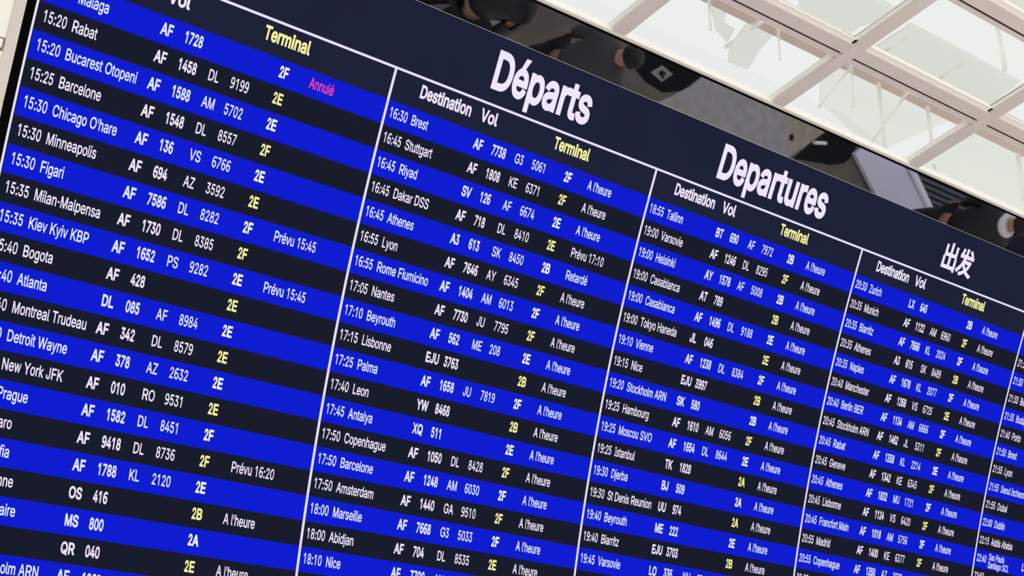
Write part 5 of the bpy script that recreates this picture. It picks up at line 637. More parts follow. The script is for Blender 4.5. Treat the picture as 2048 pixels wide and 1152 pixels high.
glyph('B', 'S', 878, (519,-66,592,-52,658,-27,716,6,765,47,804,96,833,151,850,210,856,272,852,324,841,371,822,414,798,451,769,483,737,510,703,532,668,551,633,567,598,580,565,591,534,600,432,628,406,635,380,644,354,654,331,666,312,678,297,692,287,705,282,719,280,739,281,758,287,775,296,791,310,806,327,819,350,831,377,840,407,846,442,848,490,844,530,833,563,816,587,794,602,769,621,690,848,690,834,805,815,861,785,913,745,958,698,996,644,1027,583,1049,517,1062,446,1067,376,1062,310,1049,249,1027,193,996,144,958,104,911,73,857,55,797,49,732,58,656,86,588,132,530,192,484,264,448,345,420,467,386,501,376,532,365,559,354,582,342,599,330,612,317,619,306,624,292,626,274,624,251,617,232,605,213,589,196,568,181,542,168,512,158,477,152,440,150,406,152,375,157,346,165,321,177,300,190,284,207,271,225,263,246,250,322,14,322,31,201,51,142,82,88,122,40,172,1,229,-31,294,-53,364,-66,440,-71), (102,103,95,95,96,102,101,102,96,96,97,101,100,101,97,97,98,100,99,100,98,66,67,28,65,66,28,28,29,65,64,65,29,29,30,64,63,64,30,30,31,63,62,63,31,108,89,90,108,90,107,91,107,90,56,37,38,38,39,56,107,91,106,92,106,91,21,22,70,22,23,70,36,37,57,37,56,57,106,92,105,92,93,105,104,105,93,93,94,104,103,104,94,95,103,94,70,23,69,23,24,69,24,25,69,68,69,25,25,26,68,67,68,26,26,27,67,28,67,27,62,31,32,61,62,32,32,33,61,60,61,33,33,34,60,59,60,34,34,35,59,58,59,35,35,36,58,36,57,58,87,88,0,71,72,20,87,0,1,86,87,1,72,73,18,18,19,72,20,72,19,40,41,53,54,40,53,6,7,81,7,8,81,80,81,8,8,9,80,79,80,9,9,10,79,78,79,10,10,11,78,11,12,78,46,47,45,86,1,2,85,86,2,2,3,85,84,85,3,3,4,84,83,84,4,4,5,83,82,83,5,5,6,82,6,81,82,78,12,77,12,13,77,76,77,13,13,14,76,14,15,76,75,76,15,15,16,75,74,75,16,16,17,74,73,74,17,18,73,17,45,47,44,47,48,44,48,49,44,43,44,49,49,50,43,42,43,50,50,51,42,51,52,42,41,42,52,53,41,52,0,88,108,89,108,88,21,70,71,71,20,21,40,54,39,54,55,39,56,39,55))
glyph('B', 'T', 882, (325,835,325,-53,558,-53,558,835,873,835,873,1053,9,1053,9,835), (6,7,0,4,5,3,0,1,2,2,3,0,3,5,0,6,0,5))
glyph('B', 'U', 1017, (592,-64,669,-46,739,-17,801,23,854,72,896,130,927,195,946,265,952,338,952,1053,719,1053,719,352,716,313,707,279,694,248,675,222,652,199,625,180,592,166,553,158,509,155,464,158,426,166,393,180,365,199,342,222,323,249,309,279,300,313,297,352,297,1053,65,1053,65,338,71,265,90,195,121,130,163,72,216,23,278,-17,349,-46,426,-64,509,-69), (31,32,29,29,30,31,41,21,40,21,22,40,40,22,39,22,23,39,39,23,38,23,24,38,37,38,24,24,25,37,36,37,25,25,26,36,35,36,26,34,35,26,26,27,34,33,34,27,27,28,33,32,33,28,29,32,28,0,18,19,18,0,1,17,18,1,7,8,12,11,12,8,8,9,11,10,11,9,17,1,2,16,17,2,2,3,16,15,16,3,3,4,15,14,15,4,4,5,14,5,6,14,13,14,6,6,7,13,7,12,13,0,19,41,19,20,41,21,41,20))
glyph('B', 'V', 943, (583,-53,986,1053,738,1053,519,423,506,385,491,340,474,288,455,227,434,156,390,7,558,7,515,155,493,225,474,286,456,340,441,385,428,423,203,1053,-44,1053,364,-53,474,287), (19,9,16,19,16,18,17,18,16,15,8,7,7,14,15,16,9,8,8,15,16,4,12,11,12,4,5,3,10,0,0,1,3,1,2,3,10,3,11,4,11,3,9,19,0,0,10,9,10,11,9,8,9,11,11,12,8,7,8,12,13,7,12,12,5,13,5,6,13,13,6,20,7,13,20,14,7,20))
glyph('B', 'W', 1349, (494,-53,676,621,689,669,700,717,710,765,720,815,730,868,750,987,598,987,618,865,628,810,639,758,649,711,660,665,672,621,855,-53,1083,-53,1386,1053,1145,1053,976,398,952,298,944,264,936,230,929,195,921,160,914,124,896,25,1041,25,1022,124,1015,160,1008,195,1000,230,984,298,976,332,968,366,959,399,787,1053,561,1053,389,399,380,365,364,298,356,264,348,230,341,195,333,160,326,124,308,25,451,25,433,123,426,159,419,195,412,229,397,298,389,332,381,365,372,398,203,1053,-37,1053,264,-53,674,614,968,365,380,367), (46,45,58,45,44,58,57,58,44,44,43,57,53,54,39,53,39,40,39,55,40,41,40,55,57,43,42,42,41,57,41,55,57,56,57,55,13,12,38,12,11,38,46,58,0,0,47,46,47,48,46,45,46,48,48,49,45,44,45,49,43,44,49,49,50,43,50,51,43,42,43,51,41,42,51,51,52,41,40,41,52,53,40,52,52,38,53,54,53,38,32,19,33,20,21,32,32,33,20,35,20,34,27,16,28,29,28,16,16,17,29,30,29,17,31,30,17,32,21,31,19,32,31,31,17,19,17,18,19,16,27,15,26,15,27,27,28,26,25,26,28,24,25,28,28,29,24,23,24,29,29,30,23,30,31,23,22,23,31,31,21,22,21,20,1,20,35,1,2,1,35,3,2,35,4,3,35,0,59,48,38,52,14,13,38,14,14,1,13,1,2,13,12,13,2,2,3,12,11,12,3,3,4,11,10,11,4,4,5,10,9,10,5,5,6,9,8,9,6,6,7,8,37,8,7,7,36,37,48,47,0,22,21,1,1,14,59,14,52,59,52,51,59,51,50,59,50,49,59,49,48,59,15,26,25,22,1,59,59,15,25,25,24,59,24,23,59,23,22,59,33,19,60,20,33,60,34,20,60,36,7,6,5,4,35,35,36,6,6,5,35,11,10,38,9,8,37,37,38,9,10,9,38,54,38,61,39,54,61,55,39,61))
glyph('B', 'X', 932, (208,-53,401,224,419,251,450,297,463,318,476,339,489,359,501,381,514,404,569,507,365,507,420,404,433,380,445,358,457,337,470,316,483,296,497,274,531,224,723,-53,990,-49,477,665,477,369,971,1049,706,1053,543,817,523,788,490,739,475,716,462,694,449,672,437,649,368,521,566,521,511,625,498,650,485,673,473,695,460,716,446,739,431,762,413,788,233,1053,-36,1049,458,363,459,660,-59,-49,466,323,477,507,546,464,584,516,477,521,526,597,468,704,396,450,458,507,459,521,398,576,351,512), (1,11,54,2,11,1,46,0,1,42,43,41,30,39,31,4,14,3,13,3,14,14,44,13,12,13,44,30,31,45,29,38,30,39,30,38,3,13,2,13,12,2,11,2,12,57,31,41,40,41,31,31,39,40,6,16,17,35,27,36,5,15,16,16,6,5,22,5,6,35,36,21,37,21,36,28,37,36,36,27,28,8,7,18,25,26,34,25,34,23,19,20,18,8,18,49,23,24,25,18,7,17,6,17,7,22,6,7,7,8,22,34,26,35,27,35,26,14,4,47,44,14,5,5,22,44,30,45,21,29,30,21,21,37,29,12,44,11,5,14,47,15,5,47,48,51,56,35,21,34,9,33,48,51,48,33,8,49,22,9,48,49,48,22,49,50,52,33,9,49,50,33,9,50,18,20,50,50,49,18,52,50,34,23,34,50,37,28,53,21,45,51,56,51,45,33,21,51,21,33,52,34,21,52,29,37,53,38,29,53,46,1,54,48,55,22,54,11,44,10,54,55,54,44,55,44,22,55,32,10,55,56,32,55,55,48,56,45,31,57,32,56,57,56,45,57,54,10,58,32,57,58,10,32,58,41,43,58,58,57,41,46,54,58))
glyph('B', 'Y', 928, (580,-53,580,394,987,1052,719,1053,505,704,485,669,465,635,447,600,428,563,409,520,362,400,569,400,521,519,503,561,484,599,465,633,445,669,423,705,209,1053,-61,1052,347,394,347,-53,464,634), (20,21,10,17,9,8,17,8,7,7,16,17,20,10,9,19,20,9,9,17,19,18,19,17,13,4,14,4,5,14,12,11,1,1,2,12,4,13,12,12,2,4,2,3,4,10,21,0,0,1,10,1,11,10,11,12,10,9,10,12,12,13,9,8,9,13,13,14,8,7,8,14,15,7,14,14,5,15,5,6,15,15,6,22,7,15,22,16,7,22))
glyph('B', 'a', 765, (361,-68,404,-60,443,-47,477,-31,507,-12,532,10,553,33,570,55,566,49,491,49,491,-53,715,-53,715,496,711,553,700,607,681,654,655,694,625,727,591,753,555,773,518,787,481,797,446,804,413,808,381,809,336,807,291,800,246,789,201,772,159,749,120,721,84,684,54,641,6,539,225,475,252,530,260,542,270,555,282,566,296,576,314,585,334,591,357,596,384,597,410,596,431,591,448,585,461,577,470,568,477,558,483,544,487,526,489,503,489,504,488,500,490,505,493,507,488,505,474,502,452,498,422,495,343,485,307,480,271,473,234,466,197,456,161,443,126,426,93,404,64,377,39,344,21,305,10,260,7,212,11,157,25,105,49,59,81,19,119,-14,163,-39,211,-56,261,-67,314,-70,312,144,292,147,274,152,261,159,250,166,243,174,238,182,235,192,234,206,235,222,239,231,244,239,252,247,265,254,282,262,304,268,327,274,353,278,421,287,464,293,485,297,505,302,525,307,544,313,564,323,496,277,489,273,486,250,481,230,472,210,459,192,443,176,422,162,398,151,369,145,334,142,565,49,491,-22,489,505), (75,76,89,89,90,75,74,75,90,90,91,74,73,74,91,91,92,73,72,73,92,71,72,92,92,93,71,70,71,93,69,70,93,83,82,118,99,100,62,100,61,62,41,42,26,42,25,26,82,83,81,83,84,81,98,99,63,99,62,63,40,41,27,41,26,27,81,84,80,84,85,80,79,80,85,85,86,79,86,87,79,78,79,87,77,78,87,87,88,77,76,77,88,89,76,88,69,93,94,68,69,94,94,95,68,67,68,95,66,67,95,95,96,66,65,66,96,96,97,65,64,65,97,97,98,64,98,63,64,31,32,35,35,36,31,36,37,31,30,31,37,37,38,30,29,30,38,38,39,29,28,29,39,39,40,28,40,27,28,117,0,1,22,23,44,43,44,23,24,43,23,59,102,103,60,101,102,102,59,60,44,45,21,22,44,21,55,53,52,57,54,53,104,105,54,54,56,55,6,5,11,8,6,11,7,8,11,107,7,11,11,12,107,11,5,10,4,10,5,9,4,5,5,6,9,54,105,106,106,107,54,56,54,107,107,12,56,12,13,56,51,56,13,13,14,51,3,120,9,2,3,9,1,2,9,117,1,9,116,117,9,115,116,9,114,115,9,113,114,9,9,7,113,112,113,7,111,112,7,7,107,111,108,109,110,59,103,104,104,54,59,58,59,54,54,57,58,51,14,50,14,15,50,49,50,15,15,16,49,48,49,16,16,17,48,47,48,17,17,18,47,18,19,47,46,47,19,19,20,46,45,46,20,21,45,20,118,82,0,0,117,118,61,100,101,101,60,61,43,24,42,25,42,24,7,9,119,6,8,119,9,6,119,4,9,120,10,4,120,34,35,32,32,33,34,56,51,121,52,53,54,55,52,54,53,55,121,55,56,121,57,53,121,110,111,107,108,110,107))
glyph('B', 'd', 834, (434,-66,480,-57,520,-40,553,-20,581,3,604,27,622,49,637,69,632,62,562,62,562,-53,784,-53,784,1053,558,1053,558,681,631,681,636,673,622,692,605,714,582,738,554,760,521,780,481,796,435,806,384,809,315,803,250,784,191,753,138,711,95,659,59,598,34,528,19,453,14,371,19,289,34,213,59,144,94,82,137,30,190,-13,249,-44,314,-63,383,-69,369,148,341,157,317,171,296,191,278,217,263,248,252,285,245,327,242,372,245,417,252,458,263,494,277,525,295,550,316,569,340,583,368,592,402,595,435,592,463,584,486,570,507,551,525,527,539,497,550,461,557,420,560,372,557,325,550,283,539,245,524,214,506,190,485,170,462,157,435,148,402,145,562,-13,630,681,558,757), (34,35,49,49,50,34,33,34,50,50,51,33,51,52,33,32,33,52,0,78,42,42,78,43,60,24,59,42,43,41,43,44,41,58,59,25,59,24,25,41,44,40,44,45,40,39,40,45,38,39,45,45,46,38,37,38,46,46,47,37,36,37,47,47,48,36,35,36,48,49,35,48,32,52,53,31,32,53,53,54,31,30,31,54,54,55,30,29,30,55,55,56,29,28,29,56,56,57,28,27,28,57,26,27,57,57,58,26,58,25,26,23,61,22,11,7,8,11,12,16,6,5,11,11,8,6,16,12,15,17,15,12,18,17,12,11,5,10,4,10,5,9,4,5,5,6,9,6,8,9,8,7,9,7,11,70,69,70,11,11,16,69,68,69,16,15,17,80,17,18,14,19,14,18,18,12,19,3,79,9,2,3,9,1,2,9,77,1,9,76,77,9,75,76,9,74,75,9,73,74,9,9,7,73,72,73,7,71,72,7,7,70,71,68,16,67,66,67,16,65,66,16,64,65,16,16,14,64,63,64,14,62,63,14,61,62,14,22,61,14,21,22,14,14,20,21,1,77,0,78,0,77,61,23,60,24,60,23,4,9,79,10,4,79,19,12,13,13,81,19,14,16,80,17,14,80,14,19,81,20,14,81))
glyph('B', 'e', 794, (473,-66,526,-57,575,-41,620,-19,661,8,697,40,728,77,752,119,788,216,570,270,543,208,534,193,523,181,511,170,497,161,480,154,462,148,441,145,418,144,382,147,351,154,324,167,301,184,281,205,265,232,252,265,245,304,242,351,242,413,244,447,251,478,262,507,277,532,295,554,317,572,342,585,370,593,403,596,436,593,463,585,486,573,505,556,522,534,536,507,547,475,553,438,561,302,766,465,94,487,94,280,783,280,783,382,779,451,769,515,752,573,728,624,699,670,665,708,626,740,585,766,541,785,495,798,450,806,403,809,329,803,260,783,197,751,142,708,97,654,61,592,34,523,19,448,14,367,19,287,35,212,62,143,99,82,146,29,202,-13,267,-45,339,-63,416,-69,547,472,252,482,249,280), (75,49,74,73,74,49,72,73,49,49,48,72,71,72,48,70,71,48,48,69,70,26,27,49,27,28,49,48,49,28,28,29,48,29,30,48,81,18,19,36,37,63,81,19,80,20,80,19,64,35,36,36,63,64,80,20,79,20,21,79,65,34,35,35,64,65,79,21,78,21,22,78,77,78,22,22,23,77,76,77,23,23,24,76,75,76,24,49,75,24,24,25,49,49,25,84,83,31,48,69,48,31,68,69,31,31,32,68,32,33,68,67,68,33,66,67,33,33,34,66,34,65,66,16,17,0,38,39,61,62,38,61,16,0,1,15,16,1,61,39,60,53,47,52,52,47,51,7,8,9,50,51,46,51,47,46,15,1,2,14,15,2,2,3,14,13,14,3,3,4,13,12,13,4,4,5,12,11,12,5,5,6,11,10,11,6,6,7,10,7,9,10,44,82,47,47,53,44,53,54,44,43,44,54,54,55,43,42,43,55,55,56,42,41,42,56,56,57,41,57,58,41,40,41,58,58,59,40,39,40,59,60,39,59,0,17,81,18,81,17,27,26,46,46,45,27,28,27,45,29,28,45,30,29,45,38,62,37,63,37,62,45,46,47,45,47,82,30,45,83,45,82,83,48,30,83,26,49,84,46,26,84,50,46,84))
glyph('B', 'i', 328, (277,-53,277,799,50,799,50,-53,199,821,232,834,261,855,283,882,297,914,302,950,297,985,283,1018,261,1045,232,1066,199,1079,164,1083,130,1079,97,1066,69,1045,46,1018,32,985,28,950,32,914,46,882,69,855,97,834,130,821,164,817), (21,22,23,27,16,26,24,25,26,18,24,26,26,16,18,16,17,18,21,23,24,24,18,21,20,21,18,19,20,18,15,4,14,13,5,6,6,12,13,14,4,5,5,13,14,9,10,8,7,8,6,8,10,6,12,6,10,10,11,12,2,3,0,0,1,2,4,15,27,16,27,15))
glyph('B', 'l', 372, (291,-57,308,-56,325,-54,341,-52,418,-36,374,170,318,158,303,156,289,155,277,156,281,153,280,155,278,169,277,195,277,1053,50,1053,50,163,56,104,74,49,107,2,153,-32,210,-52,272,-58,280,156), (20,9,19,18,19,9,17,18,9,16,17,9,15,16,13,13,14,15,7,8,10,11,10,8,3,4,6,4,5,6,10,0,1,1,2,10,7,10,2,2,3,7,3,6,7,0,10,22,21,22,10,20,21,10,9,20,10,10,11,9,16,9,12,13,16,12,11,8,23,9,11,23,12,9,23))
glyph('B', 'm', 1199, (277,-53,277,466,279,498,285,522,294,542,305,558,319,572,335,582,353,590,372,595,391,596,420,593,442,585,461,572,474,556,482,536,486,508,486,-53,712,-53,712,484,714,508,718,528,726,545,735,560,747,572,762,582,779,590,799,595,822,596,850,594,874,586,895,573,908,558,917,535,921,496,921,-53,1148,-53,1148,503,1144,564,1131,621,1110,671,1080,714,1044,750,1002,778,957,797,909,809,859,812,813,809,769,800,727,786,688,765,653,740,623,709,596,674,576,635,541,526,701,526,667,648,640,702,602,748,553,784,495,806,432,812,392,810,353,801,316,788,281,769,249,744,220,714,194,679,174,638,138,527,274,527,273,799,50,799,50,-53,629,715,273,763), (74,75,71,71,70,74,70,71,72,74,70,69,69,68,74,68,67,74,67,73,74,0,1,75,71,75,1,1,2,71,72,71,2,2,3,72,3,4,72,4,5,72,66,77,8,9,10,64,63,11,62,11,63,10,64,10,63,54,53,60,53,59,60,15,16,55,14,15,55,55,54,14,54,60,61,14,54,13,12,13,54,54,61,12,11,12,61,62,11,61,8,9,66,65,66,9,9,64,65,57,51,58,58,51,76,19,20,56,51,57,50,26,27,49,27,48,49,56,20,21,21,22,56,57,56,22,22,23,57,23,24,57,24,25,57,25,26,57,26,49,57,50,57,49,28,29,46,29,30,45,46,29,45,36,37,34,37,38,34,36,34,35,34,38,33,38,39,33,32,33,39,39,40,32,40,41,32,31,32,41,41,42,31,42,43,31,30,31,43,43,44,30,45,30,44,48,27,28,47,48,28,28,46,47,18,19,17,16,17,19,55,16,19,19,56,55,54,55,56,56,57,54,53,54,57,57,58,53,58,52,53,59,53,52,52,58,76,59,52,76,70,72,69,77,67,72,67,68,72,68,69,72,72,5,77,5,6,77,6,7,77,7,8,77,73,67,77))
glyph('B', 'n', 805, (279,479,285,507,295,530,308,549,323,565,342,577,363,586,386,592,412,594,449,590,476,579,497,562,514,538,525,505,529,460,529,-53,755,-53,755,474,751,539,739,600,717,655,687,702,650,741,606,771,556,792,503,805,446,809,383,803,323,785,268,755,219,711,180,652,121,512,273,512,272,799,50,799,50,-53,277,-53,277,444,272,757), (35,36,32,32,31,35,30,29,34,31,32,33,35,31,30,30,34,35,36,37,38,32,36,38,38,0,32,33,32,0,0,1,33,1,2,33,2,3,33,9,26,8,26,9,25,16,17,14,16,14,15,14,17,13,17,18,13,18,19,13,12,13,19,19,20,12,20,21,12,11,12,21,21,22,11,22,23,11,10,11,23,23,24,10,9,10,24,25,9,24,28,6,7,27,28,7,7,8,27,8,26,27,31,33,30,39,29,33,29,30,33,6,28,39,39,33,3,3,4,39,4,5,39,5,6,39,34,29,39))
glyph('B', 'o', 816, (482,-63,552,-45,615,-13,671,30,717,82,754,144,781,213,797,288,802,368,797,450,781,526,754,596,717,657,671,710,615,753,552,784,482,803,407,809,333,803,264,784,201,753,146,710,99,657,62,596,35,526,19,450,14,368,19,288,35,213,62,144,100,82,146,30,201,-13,264,-44,333,-63,407,-69,371,148,342,157,318,172,296,193,278,219,263,250,252,287,245,326,242,368,245,412,252,452,263,489,278,520,296,547,318,568,342,583,372,592,407,595,444,592,474,582,499,567,520,546,539,520,554,488,565,451,572,411,574,368,572,326,565,287,554,250,539,219,521,193,499,172,474,157,444,148,407,145), (27,28,42,42,43,27,26,27,43,43,44,26,44,45,26,25,26,45,45,46,25,24,25,46,35,71,36,35,36,34,34,36,33,36,37,33,51,52,19,52,18,19,33,37,32,37,38,32,31,32,38,38,39,31,30,31,39,39,40,30,29,30,40,40,41,29,28,29,41,42,28,41,24,46,47,23,24,47,47,48,23,22,23,48,48,49,22,21,22,49,49,50,21,20,21,50,50,51,20,51,19,20,17,53,54,0,69,70,17,54,16,69,0,1,54,55,15,16,54,15,6,7,64,63,64,7,7,8,63,62,63,8,61,62,8,8,9,61,60,61,9,9,10,60,69,1,2,68,69,2,2,3,68,67,68,3,3,4,67,66,67,4,4,5,66,65,66,5,5,6,65,6,64,65,60,10,59,10,11,59,58,59,11,11,12,58,57,58,12,12,13,57,56,57,13,13,14,56,55,56,14,15,55,14,0,70,35,71,35,70,53,17,52,18,52,17))
glyph('B', 'p', 834, (277,-334,277,62,203,62,199,69,213,49,231,27,254,3,282,-20,315,-40,355,-57,401,-66,452,-69,521,-63,586,-44,645,-13,698,30,741,82,776,144,801,213,815,289,820,371,815,453,800,528,775,598,740,659,697,711,644,753,585,784,520,803,451,809,400,806,353,796,313,780,280,760,252,738,230,714,212,692,199,673,203,681,273,681,273,799,50,799,50,-334,400,148,373,157,350,170,329,190,311,215,296,246,284,283,277,325,275,372,277,419,284,461,295,497,310,527,328,551,348,570,372,584,399,592,433,595,467,592,494,583,518,569,539,550,557,525,572,494,583,458,589,417,592,372,589,327,582,285,571,248,556,217,538,191,517,171,493,157,466,148,433,145,204,62,277,-16,204,681,273,754), (41,42,3,4,2,42,3,42,2,41,37,38,38,36,41,36,35,41,5,6,1,6,5,42,4,42,5,5,1,4,2,4,79,50,51,3,41,3,51,51,52,41,37,41,52,35,36,39,39,34,35,41,35,34,34,40,41,7,8,1,8,9,1,9,43,1,43,44,1,44,45,1,45,46,1,46,47,1,3,1,47,47,48,3,48,49,3,50,3,49,37,52,53,53,54,37,54,55,37,39,37,55,55,56,39,56,57,39,57,58,39,58,59,39,59,31,39,31,32,39,32,33,39,39,33,82,60,29,30,78,10,11,11,77,78,29,60,61,77,11,12,76,77,12,61,62,28,29,61,28,18,19,71,70,71,19,19,20,70,69,70,20,68,69,20,20,21,68,67,68,21,21,22,67,76,12,13,75,76,13,13,14,75,14,15,75,74,75,15,15,16,74,73,74,16,16,17,73,72,73,17,17,18,72,18,71,72,67,22,66,22,23,66,65,66,23,23,24,65,64,65,24,24,25,64,63,64,25,25,26,63,26,27,63,62,63,27,28,62,27,43,9,10,10,78,43,60,30,59,31,59,30,42,0,6,0,80,6,1,3,79,4,1,79,1,6,80,7,1,80,37,39,81,36,38,81,39,36,81,34,39,82,40,34,82))
glyph('B', 'r', 509, (277,-53,277,464,279,490,284,511,293,530,305,546,320,560,337,571,358,580,381,585,408,587,420,587,433,586,445,585,532,572,532,805,453,809,417,810,366,805,316,790,270,766,231,734,199,695,194,684,273,684,273,799,50,799,50,-53,273,768), (21,22,24,24,20,21,24,22,23,26,23,22,22,21,26,0,1,27,26,27,1,23,26,1,1,2,23,2,3,23,3,4,23,4,5,23,24,23,5,21,20,25,26,21,25,9,10,18,14,15,13,16,13,15,13,16,12,11,12,16,17,11,16,11,17,10,18,10,17,24,5,6,6,7,24,7,8,24,8,9,24,9,18,24,18,19,24,24,19,28,20,24,28,25,20,28))
glyph('B', 's', 717, (420,-66,478,-55,532,-36,581,-10,623,22,657,61,683,107,699,157,704,210,698,271,676,326,640,374,592,413,533,442,465,463,351,490,316,499,293,510,278,519,272,526,268,534,267,544,269,557,275,567,288,579,309,590,336,598,368,600,402,598,426,590,443,579,457,564,468,547,495,483,707,531,673,626,654,665,629,701,598,733,561,760,520,781,473,797,422,806,368,809,310,805,256,795,205,777,158,752,118,721,85,683,59,639,44,590,39,538,46,476,67,420,104,372,152,333,212,304,279,283,403,253,432,245,451,236,463,228,469,220,472,213,473,203,471,191,464,180,450,166,426,154,396,146,356,142,323,145,295,152,274,163,258,177,246,195,219,271,4,226,31,125,52,80,81,40,116,6,156,-22,201,-43,250,-58,302,-66,358,-69), (80,81,76,79,80,76,76,77,79,78,79,77,87,71,86,71,72,86,15,16,58,25,26,45,26,44,45,86,72,85,72,73,85,84,85,73,73,74,84,83,84,74,82,83,74,74,75,82,81,82,75,76,81,75,58,16,57,16,17,57,56,57,17,17,18,56,55,56,18,18,19,55,54,55,19,19,20,54,53,54,20,52,53,20,20,21,52,51,52,21,21,22,51,50,51,22,49,50,22,22,23,49,48,49,23,47,48,23,23,24,47,46,47,24,24,25,46,25,45,46,27,28,42,43,27,42,59,60,14,34,35,33,70,0,1,69,70,1,1,2,69,68,69,2,2,3,68,3,4,68,67,68,4,4,5,67,66,67,5,5,6,66,6,7,66,65,66,7,7,8,65,64,65,8,8,9,64,9,10,64,63,64,10,10,11,63,62,63,11,11,12,62,61,62,12,12,13,61,60,61,13,14,60,13,33,35,32,35,36,32,31,32,36,36,37,31,37,38,31,30,31,38,38,39,30,29,30,39,39,40,29,40,41,29,28,29,41,42,28,41,71,87,0,0,70,71,15,58,59,59,14,15,44,26,27,27,43,44))
glyph('B', 't', 447, (-40,799,-40,590,454,590,454,799,74,180,81,114,104,53,144,3,197,-34,260,-55,329,-61,348,-61,366,-60,383,-58,401,-56,419,-52,481,-34,438,166,378,156,348,152,336,151,317,153,309,156,308,157,306,160,302,171,301,194,301,979,74,979,301,590,301,799,74,799,74,590), (23,24,7,6,7,24,5,6,24,24,25,5,4,5,25,25,26,4,12,19,11,20,11,19,11,20,10,21,10,20,18,13,14,14,15,18,18,15,16,16,17,18,19,12,13,13,18,19,10,21,9,21,22,9,8,9,22,7,8,22,23,7,22,2,3,30,0,1,32,29,2,30,30,27,31,27,28,31,29,30,32,30,31,32,31,0,32,26,29,32,4,26,32))
glyph('B', 'u', 806, (422,-58,481,-40,536,-10,585,34,624,93,684,234,533,234,533,-53,755,-53,755,799,529,799,529,302,526,267,520,239,510,216,497,196,482,181,464,169,443,159,420,154,394,152,357,156,330,167,308,184,292,208,281,240,277,286,277,799,50,799,50,272,54,207,67,146,88,91,118,44,156,5,200,-26,249,-47,302,-59,359,-63,533,-12), (21,38,20,38,21,37,21,22,37,37,22,36,35,36,22,22,23,35,34,35,23,33,34,23,23,24,33,32,33,24,31,32,24,24,25,31,30,31,25,29,30,25,25,26,29,28,29,26,26,27,28,19,0,1,1,18,19,5,8,9,4,3,8,8,5,4,8,3,7,2,7,3,4,5,6,5,9,11,10,11,9,18,1,39,14,15,6,13,14,6,12,13,6,6,5,12,5,11,12,20,38,0,0,19,20,3,4,6,39,2,6,2,3,6,6,15,39,15,16,39,16,17,39,17,18,39,7,2,39))
glyph('B', 'é', 794, (473,-66,526,-57,575,-41,620,-19,661,8,697,40,728,77,752,119,788,216,570,270,543,208,534,193,523,181,511,170,497,161,480,154,462,148,441,145,418,144,382,147,351,154,324,167,301,184,281,205,265,232,252,265,245,304,242,351,242,413,244,447,251,478,262,507,277,532,295,554,317,572,342,585,370,593,403,596,436,593,463,585,486,573,505,556,522,534,536,507,547,475,553,438,561,302,766,465,94,487,94,280,783,280,783,382,779,451,769,515,752,573,728,624,699,670,665,708,626,740,585,766,541,785,495,798,450,806,403,809,329,803,260,783,197,751,142,708,97,654,61,592,34,523,19,448,14,367,19,287,35,212,62,143,99,82,146,29,202,-13,267,-45,339,-63,416,-69,475,790,669,1091,408,1093,264,790,547,472,252,482,249,280,482,800,284,790), (75,49,74,73,74,49,72,73,49,49,48,72,71,72,48,70,71,48,48,69,70,25,88,49,26,27,49,27,28,49,48,49,28,28,29,48,29,30,48,81,18,19,81,19,80,20,80,19,63,84,64,80,20,79,21,79,20,65,34,35,65,35,90,64,84,85,79,21,78,21,22,78,77,78,22,22,23,77,76,77,23,23,24,76,75,76,24,49,75,24,25,49,24,87,31,48,69,48,31,68,69,31,31,32,68,32,33,68,67,68,33,66,67,33,33,34,66,34,65,66,16,17,0,38,39,82,82,61,89,16,0,1,15,16,1,82,39,60,61,82,60,53,47,52,52,47,51,7,8,9,50,51,46,51,47,46,15,1,2,14,15,2,2,3,14,13,14,3,3,4,13,12,13,4,4,5,12,11,12,5,5,6,11,10,11,6,6,7,10,7,9,10,44,86,47,47,53,44,53,54,44,43,44,54,54,55,43,42,43,55,55,56,42,41,42,56,56,57,41,57,58,41,40,41,58,58,59,40,39,40,59,60,39,59,0,17,81,18,81,17,27,26,46,46,45,27,28,27,45,29,28,45,30,29,45,38,82,37,82,62,63,84,63,62,45,46,47,45,47,86,30,45,87,45,86,87,48,30,87,26,49,88,46,26,88,50,46,88,62,82,89,84,62,89,83,84,89,64,85,90,63,64,82,64,90,82,37,82,90,36,37,90,35,36,90))
glyph('B', '出', 1966, (52,254,52,-34,541,-34,541,-73,636,-73,636,254,541,254,541,57,391,57,391,258,608,258,608,536,513,536,513,348,391,348,391,597,295,597,295,348,177,348,177,535,84,535,84,258,295,258,295,57,148,57,148,254), (0,1,24,8,22,23,22,17,18,24,1,23,18,19,20,14,9,13,7,2,4,4,5,7,4,2,3,12,13,11,2,7,8,22,8,9,17,22,9,9,14,17,16,17,14,14,15,16,8,23,2,23,1,2,6,7,5,13,9,10,13,10,11,21,18,20,22,18,21,24,25,0))
